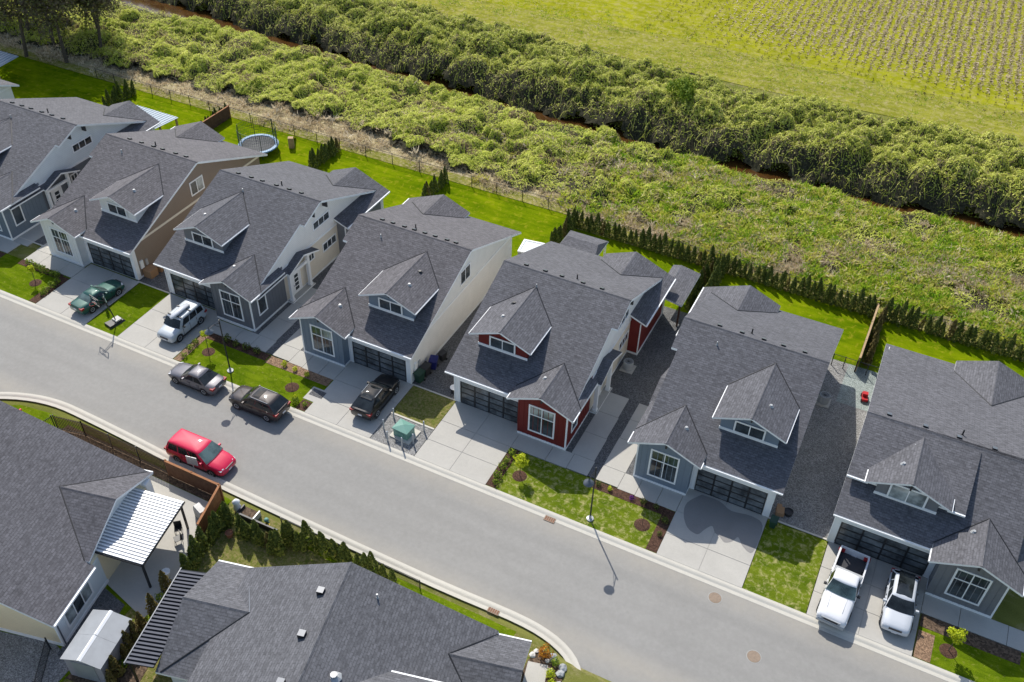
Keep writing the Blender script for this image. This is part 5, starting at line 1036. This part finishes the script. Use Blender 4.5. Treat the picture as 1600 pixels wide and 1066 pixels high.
# ---- brambles, hedgerow, tufts: masses nobody could count
def mound_field(cx, cy, r, h, x0=-126, x1=22, y0=74, y1=122, st=.125):
    """highest dome over each point, kept on a fine grid"""
    nx, ny = int((x1-x0)/st)+1, int((y1-y0)/st)+1; G = np.zeros((ny, nx))
    for a, b_, c_, d_ in zip(cx, cy, r, h):
        i0, i1 = max(0, int((a-c_-x0)/st)), min(nx, int((a+c_-x0)/st)+2); j0, j1 = max(0, int((b_-c_-y0)/st)), min(ny, int((b_+c_-y0)/st)+2)
        if i1 <= i0 or j1 <= j0: continue
        X, Y = np.meshgrid(x0+np.arange(i0, i1)*st, y0+np.arange(j0, j1)*st); th = (a*12.9898+b_*78.233) % 3.14; ct, st_ = math.cos(th), math.sin(th); U_ = (X-a)*ct+(Y-b_)*st_; V_ = -(X-a)*st_+(Y-b_)*ct; d = (U_**2+(V_*1.6)**2)/c_**2
        G[j0:j1, i0:i1] = np.maximum(G[j0:j1, i0:i1], d_*np.sqrt(np.clip(1-d, 0, 1)))
    def f(x, y):
        u = np.clip((x-x0)/st, 0, nx-1.01); v = np.clip((y-y0)/st, 0, ny-1.01); i = u.astype(int); j = v.astype(int); u = u-i; v = v-j
        return (G[j, i]*(1-u)+G[j, i+1]*u)*(1-v)+(G[j+1, i]*(1-u)+G[j+1, i+1]*u)*v
    return f
def smooth_noise(x, y, k, seed):
    g = np.random.default_rng(seed); s = np.zeros_like(x)
    for i in range(6): a = g.random()*6.3; f = k*(1+.5*i); s += np.sin(f*(x*math.cos(a)+y*math.sin(a))+g.random()*6)/(1+.5*i)
    return s/2.5
ditchv = np.vectorize(ditch)
def mass(name, label, cat, region, hf, n, size, mat, tonef, under, x0, x1, y0, y1, grid=.6, aspect=.5, drop=.28, keep=None, canes=0, curtain=None):
    x = rng.uniform(x0, x1, n*2); y = rng.uniform(y0, y1, n*2); ok = region(x, y); x, y = x[ok], y[ok]
    if keep is not None: k = rng.random(len(x)) < keep(x, y); x, y = x[k], y[k]
    x, y = x[:n], y[:n]; e = .12; h = hf(x, y); gx = (hf(x+e, y)-h)/e; gy = (hf(x, y+e)-h)/e
    z = h-rng.random(len(x))**1.7*drop*(.25+np.clip(h, 0, 2)*.4)+rng.random(len(x))**3*.2
    Nn = unit(np.stack([-np.clip(gx, -1.6, 1.6)*.75, -np.clip(gy, -1.6, 1.6)*.75, np.full_like(x, 1.15)], 1)+rng.normal(0, .33, (len(x), 3)))
    if curtain is not None: z = z-curtain(x, y)*rng.random(len(x))
    P = np.stack([x, y, z+.03], 1); me = leaf_mesh(name, P, Nn, rng.uniform(size[0], size[1], len(x)), tonef(x, y, h), mat, aspect)
    o = bpy.data.objects.new(name, me); link(o); tag(o, label, cat, None, 'stuff')
    if canes:       # long arching canes over the leaves
        n2 = canes; xc = rng.uniform(x0, x1, n2*2); yc = rng.uniform(y0, y1, n2*2); ok = region(xc, yc); xc, yc = xc[ok][:n2], yc[ok][:n2]; n2 = len(xc); az = rng.uniform(0, 6.283, n2); L_ = rng.uniform(.35, 1.0, n2); V4 = []
        hs = []
        for f_ in (-.5, -.17, .17, .5):
            px, py = xc+np.cos(az)*L_*f_, yc+np.sin(az)*L_*f_; hs.append((px, py, hf(px, py)+.1+.22*(.25-f_*f_)*4*rng.uniform(.4, 1, n2)))
        wv = rng.uniform(.012, .03, n2); sx_, sy_ = -np.sin(az)*wv, np.cos(az)*wv; VV = []; 
        for px, py, pz in hs: VV.append(np.stack([px-sx_, py-sy_, pz], 1)); VV.append(np.stack([px+sx_, py+sy_, pz+.01], 1))
        VV = np.stack(VV, 1).reshape(-1, 3); b0 = np.arange(n2)[:, None]*8; F4 = np.concatenate([b0+np.array([[0, 1, 3, 2]])+2*k for k in range(3)], 0).reshape(-1)
        nf = len(F4)//4; mc = bpy.data.meshes.new('canes'); mc.vertices.add(len(VV)); mc.vertices.foreach_set('co', VV.ravel().astype(np.float32)); mc.loops.add(len(F4)); mc.loops.foreach_set('vertex_index', F4.astype(np.int32)); mc.polygons.add(nf); mc.polygons.foreach_set('loop_start', np.arange(0, 4*nf, 4, dtype=np.int32)); mc.materials.append(MT[mat])
        at = mc.attributes.new('tone', 'FLOAT', 'FACE'); tc = np.where(rng.random(n2) < .3, rng.uniform(.02, .14, n2), rng.uniform(.6, 1, n2)); at.data.foreach_set('value', np.tile(tc, 3).astype(np.float32)); mc.update(); mc.validate(); u = bpy.data.objects.new('canes', mc); link(u, o); u['kind'] = 'stuff'
    if under:
        gx_ = np.arange(x0, x1, grid); gy_ = np.arange(y0, y1, grid); X, Y = np.meshgrid(gx_, gy_); Hh = hf(X.ravel(), Y.ravel())*.86-.1; rr = region(X.ravel(), Y.ravel()).reshape(X.shape)
        nx = len(gx_); V_ = np.stack([X.ravel(), Y.ravel(), Hh], 1); F_ = [(j*nx+i, j*nx+i+1, (j+1)*nx+i+1, (j+1)*nx+i) for j in range(len(gy_)-1) for i in range(nx-1) if rr[j, i] or rr[j+1, i+1]]
        m2 = bpy.data.meshes.new(name+'_stems'); m2.from_pydata([tuple(v) for v in V_], [], F_); m2.materials.append(MT[under])
        for p_ in m2.polygons: p_.use_smooth = True
        u = bpy.data.objects.new('stem_mass', m2); link(u, o); u['kind'] = 'stuff'
    return o
gravel('stems', (.045, .042, .022), 7)
# near brambles
g = np.random.default_rng(5); nm = 330
cx = g.uniform(-122, 20, nm); cy = g.uniform(79.2, 93.0, nm); low = np.clip((cx+30)/25, 0, 1)
mr = (.8+2.6*g.random(nm)**1.8)*(1-.25*low); mh = (.3+1.5*g.random(nm)**1.3)*(1-.62*low)*np.where(cy < 80.8, .75, 1)
edge = lambda x: np.interp(x, [-125, -90, -72, -58, -47, -37, -24, -14, -4, 20], [78.5, 78.8, 79.6, 80.2, 78.4, 77.6, 78.4, 79.0, 78.3, 78.6])+.6*np.sin(x*.9)+.4*np.sin(x*2.3)
nearbank = lambda x: ditchv(x)-1.5+.5*np.sin(x*.5)
ns = 3800; sx, sy, sr, sh_ = g.uniform(-122, 20, ns), g.uniform(77.5, 93.5, ns), g.uniform(.28, .8, ns), g.uniform(.18, .55, ns)
mf = mound_field(cx, cy, mr, mh); ms = mound_field(sx, sy, sr, sh_)
mtone = g.normal(0, .12, nm)
hn = lambda x, y: np.maximum(mf(x, y)*.8, .1)+ms(x, y)*np.where(x > -25, .5, .62)+.10*smooth_noise(x, y, 2.6, 3)+.05 - np.clip((y-(nearbank(x)-.9))*.8, 0, 1.6)
reg = lambda x, y: (y > edge(x)) & (y < nearbank(x)+.6)
def tone_near(x, y, h):
    n1 = smooth_noise(x, y, .45, 8); n2 = smooth_noise(x, y, 1.7, 9); t = .66+.16*n1+.1*n2+rng.normal(0, .17, len(x))+.12*np.clip(h-.5, -1, 1)
    dead = (smooth_noise(x, y, .8, 21) > .5) & (rng.random(len(x)) < .7); t[dead] = rng.uniform(0, .14, dead.sum())
    return np.clip(t, .0, 1)
mass('bramble_thicket', 'sunlit green bramble thicket between the back fences and the ditch', 'brambles', reg, hn, 300000, (.1, .26), 'bramble_leaf', tone_near, 'stems', -122, 18, 77, 94, .5, canes=16000, keep=lambda x, y: np.interp(x, [-45, -20], [1, .32])*np.where(mf(x, y) < .08, .3, 1)*np.where(smooth_noise(x, y, .35, 55) > .5, .4, 1))
# rough grass and straw tufts among and before the brambles
def tufts(name, label, cat, n, regf, hgt, mat, tone, x0, x1, y0, y1, per=9, spread=.16, zf_=None):
    x = rng.uniform(x0, x1, n); y = rng.uniform(y0, y1, n); ok = regf(x, y); x, y = x[ok], y[ok]; m_ = len(x)
    X = np.repeat(x, per)+rng.normal(0, spread, m_*per); Y = np.repeat(y, per)+rng.normal(0, spread, m_*per); s = np.repeat(rng.uniform(.6, 1.3, m_), per)*rng.uniform(hgt*.7, hgt*1.3, m_*per)
    z0 = zf_(X, Y) if zf_ is not None else 0; lean = rng.normal(0, .45, (m_*per, 2)); t = unit(np.stack([lean[:, 0], lean[:, 1], np.ones(m_*per)], 1)); side = unit(np.cross(t, rng.normal(size=(m_*per, 3))))
    P0 = np.stack([X, Y, z0+np.zeros_like(X)], 1); wv = (s*.085)[:, None]; V_ = np.stack([P0-side*wv, P0+side*wv, P0+t*s[:, None]*.6+side*wv*.8+np.stack([lean[:, 0], lean[:, 1], 0*X], 1)*s[:, None]*.1, P0+t*s[:, None]+np.stack([lean[:, 0], lean[:, 1], -.3*np.abs(lean[:, 0])], 1)*s[:, None]*.45], 1).reshape(-1, 3)
    k = m_*per; me = bpy.data.meshes.new(name); me.vertices.add(4*k); me.vertices.foreach_set('co', V_.ravel().astype(np.float32)); me.loops.add(4*k); me.loops.foreach_set('vertex_index', np.arange(4*k, dtype=np.int32)); me.polygons.add(k); me.polygons.foreach_set('loop_start', np.arange(0, 4*k, 4, dtype=np.int32)); me.materials.append(MT[mat])
    at = me.attributes.new('tone', 'FLOAT', 'FACE'); at.data.foreach_set('value', np.clip(np.repeat(rng.normal(tone[0], tone[1], m_), per)+rng.normal(0, .08, k), 0, 1).astype(np.float32)); me.update(); me.validate()
    o = bpy.data.objects.new(name, me); link(o); tag(o, label, cat, None, 'stuff'); return o
tufts('straw_grass', 'pale dry grass strip between the back fences and the brambles', 'grass', 5200, lambda x, y: (y < edge(x)+.9) & (y > np.where(x < -29, 76.4, 75.4)+.8*np.sin(x*.7)) & ((x < -29) | (rng.random(len(x)) < .6)), .34, 'straw', (.55, .25), -118, 18, 74.5, 81.5, 10, .24)
tufts('straw_clumps', 'pale dry grass clumps among the low brambles on the right', 'grass', 5200, lambda x, y: (y > 75.4) & (y < nearbank(x)-2.5) & (smooth_noise(x, y, .5, 77) > .1) & (rng.random(len(x)) < np.clip((x+40)/22, 0.16, 1)), .5, 'straw', (.5, .25), -70, 18, 75, 92, 18, .3, lambda X, Y: hn(X, Y)*.8)
tufts('grass_tufts', 'rough green and yellow grass tufts among the low brambles on the right', 'grass', 8500, lambda x, y: (y > 75.2) & (y < nearbank(x)-.8) & (rng.random(len(x)) < np.clip((x+34)/18, 0.02, 1)) & (smooth_noise(x, y, .55, 31) > -.35), .55, 'grass_tuft', (.5, .28), -45, 18, 75, 92, 16, .22, lambda X, Y: hn(X, Y)*.6)
# far hedgerow along the ditch
nm = 430; cx = g.uniform(-125, 20, nm); off = g.uniform(2.2, 17.5, nm); cy = np.array([ditch(a) for a in cx])+off; mr = 1.0+2.6*g.random(nm)**1.5; mh = .35+1.45*g.random(nm)**1.4
ns = 4200; sx = g.uniform(-124, 20, ns); sy = np.array([ditch(a) for a in sx])+g.uniform(1, 20, ns); mf2 = mound_field(cx, cy, mr, mh); ms2 = mound_field(sx, sy, g.uniform(.35, 1.0, ns), g.uniform(.25, .8, ns)); farw = lambda x: np.interp(x, [-125, -75, -55, -36, -20, -5, 18], [16, 17, 18.5, 18.5, 18, 19.5, 20])-1.6+.9*np.sin(x*.35)+.5*np.sin(x*1.1)
def hf2(x, y):
    d = y-ditchv(x); return np.interp(d, [.6, 1.6, 3.6, 7, 11, 18], [-1.4, -.6, .9, 1.2, .6, .0])+mf2(x, y)*np.interp(d, [2, 4, 10, 17, 19], [.6, 1, 1, .55, .3])+ms2(x, y)+.14*smooth_noise(x, y, 2.2, 4)-.15
reg2 = lambda x, y: (y-ditchv(x) > 1.2+.5*np.sin(x*1.3)+.5*np.sin(x*.31)) & (y-ditchv(x) < farw(x))
def tone_far(x, y, h):
    n1 = smooth_noise(x, y, .4, 12); t = .68+.2*n1+.1*smooth_noise(x, y, 1.4, 44)+rng.normal(0, .19, len(x)); d = y-ditchv(x); t += np.interp(d, [3, 14, 18], [-.03, .03, .12])
    dead = ((smooth_noise(x, y, .6, 22) > .75) | ((d < 4.5) & (rng.random(len(x)) < .35))) & (rng.random(len(x)) < .55); t[dead] = rng.uniform(0, .15, dead.sum()); return np.clip(t, 0, 1)
mass('hedgerow', 'tall dark green bramble hedgerow along the far bank of the ditch', 'hedgerow', reg2, hf2, 270000, (.13, .34), 'hedgerow_leaf', tone_far, 'stems', -122, 18, 94, 118, .5, canes=14000, curtain=lambda x, y: np.interp(y-ditchv(x), [.8, 2.2, 5.0], [1.2, 1.8, 0]))
t = thing('hedgerow_bush', 'bright green rounded bush standing out in the dark hedgerow', 'bush', (-27.0, 100.6, .3)); MB().tube((0, 0, -.3), (0, 0, 2.2), .12, 'bark', 7, .05).build('trunk', t); link(bpy.data.objects.new('crown', blob('crown', 2600, 2.1, 1.7, 2.6, .3, 'shrub_leaf', 33, (.62, .2), lumps=16)), t)
# field stubble rows
rows = np.arange(-95, 14, 1.02); X = []; Y = []
for r_ in rows:
    y = np.arange(119.8, 172, .42); y = y+rng.normal(0, .08, len(y)); x = r_-.03*(y-120)+.12*np.sin(y*.21+r_)+rng.normal(0, .1, len(y)); X.append(x); Y.append(y)
X = np.concatenate(X); Y = np.concatenate(Y)
dens = np.clip((X+48)/40, .0, 1)*np.clip((Y-(119.5+1.5*np.sin(X*.3)))/6, .12, 1); gap = (smooth_noise(X, Y, .25, 61) > .55); k = (rng.random(len(X)) < (.25+.75*dens)*np.where(gap, .35, .9)) & (X > -40-.0*Y) & (Y < 168); k2 = rng.random(len(X)) < np.clip((X+62)/22, .05, 1); X, Y = X[k & k2], Y[k & k2]
per = 5; n = len(X)*per; Xr = np.repeat(X, per)+rng.normal(0, .10, n); Yr = np.repeat(Y, per)+rng.normal(0, .13, n); zz = rng.uniform(.04, .26, n)
Nn = unit(np.stack([rng.normal(0, 1, n), rng.normal(-.4, 1, n), rng.normal(.35, .3, n)], 1)); o = bpy.data.objects.new('crop_stubble', leaf_mesh('crop_stubble', np.stack([Xr, Yr, zz], 1), Nn, rng.uniform(.12, .28, n), rng.normal(.45, .28, n), 'stubble_leaf', .35)); link(o); tag(o, 'rows of crop stubble in the yellow-green field', 'stubble', None, 'stuff')
n = 110000; x = rng.choice(rows, n)+rng.normal(0, .2, n); y = rng.uniform(122, 170, n); x = x-.03*(y-120); k = (rng.random(n) < np.clip((x+34)/22, 0, 1)*np.clip((y-124)/8, 0, 1)); x, y = x[k], y[k]; n = len(x)
o = bpy.data.objects.new('field_straw', leaf_mesh('field_straw', np.stack([x, y, rng.uniform(.01, .08, n)], 1), unit(np.stack([rng.normal(0, .25, n), rng.normal(0, .25, n), np.ones(n)], 1)), rng.uniform(.2, .45, n), rng.normal(.35, .25, n), 'straw', .5)); link(o); tag(o, 'loose pale straw lying along the stubble rows', 'straw', None, 'stuff')
tufts('verge_grass', 'rough grass tufts on the track between the hedgerow and the field', 'grass', 4200, lambda x, y: (y-ditchv(x) > farw(x)-.8) & (y < 121.5+7*(x < -25)*rng.random(len(x))**2) & (smooth_noise(x, y, .5, 91) > -.3), .26, 'grass_tuft', (.5, .25), -80, 16, 109, 128, 7, .3)
# half-bare trees at the top left
def tree(x, y, label, hgt, seed, leaves=1800, spread=3.2):
    g_ = np.random.default_rng(seed); t = thing('field_tree', label, 'tree', (x, y, -.05), g_.uniform(0, 6), 'half-bare trees at the top left')
    b = MB(); tips = []
    lean = Vector((g_.normal(0, .5), g_.normal(0, .5), hgt*.66)); b.tube((0, 0, 0), lean*.5, .24, 'bark', 8, .18, False); b.tube(lean*.5, lean, .18, 'bark', 8, .12, False)
    for i in range(9):
        f = g_.uniform(.6, 1); p = lean*f; a = i*2.4+g_.uniform(0, .6); q = p+Vector((math.cos(a)*g_.uniform(.4, 1)*spread, math.sin(a)*g_.uniform(.4, 1)*spread, g_.uniform(1.2, hgt*.45))); b.tube(p, q, .075, 'bark', 6, .025, False); tips.append(q)
        for j in range(8): q2 = p.lerp(q, g_.uniform(.4, 1))+Vector(g_.normal(0, .9, 3))+Vector((0, 0, .6)); b.tube(p.lerp(q, g_.uniform(.4, .9)), q2, .03, 'bark', 4, .01, False); tips.append(q2)
    b.build('trunk', t)
    T_ = np.array([tuple(p) for p in tips]); k_ = g_.integers(0, len(T_), leaves); P = T_[k_]+g_.normal(0, .75, (leaves, 3)); link(bpy.data.objects.new('crown', leaf_mesh('crown', P, unit(g_.normal(size=(leaves, 3))), g_.uniform(.25, .5, leaves), g_.normal(.5, .3, leaves), 'tree_leaf', .5)), t)
for i, (x, y, hh, lab) in enumerate([(-98.4, 76.6, 10.5, 'half-bare tree nearest the back lawn at the top left'), (-103.5, 79.5, 12, 'tall half-bare tree second from the back lawn at the top left'), (-109, 80.5, 12, 'half-bare tree at the left edge of the photo'), (-100.5, 84.5, 10, 'half-bare tree beside the bramble edge at the top left'), (-105, 87, 11, 'half-bare tree deeper in the thicket at the top left'), (-113, 87, 12, 'half-bare tree in the top left corner'), (-117, 83, 12, 'half-bare tree behind the others in the top left corner'), (-104, 75.5, 11, 'half-bare tree left of the one nearest the back lawn'), (-97, 81, 10, 'half-bare tree furthest right at the top left')]):
    tree(x, y, lab, hh*1.12, 100+i, 7000, 3.8)
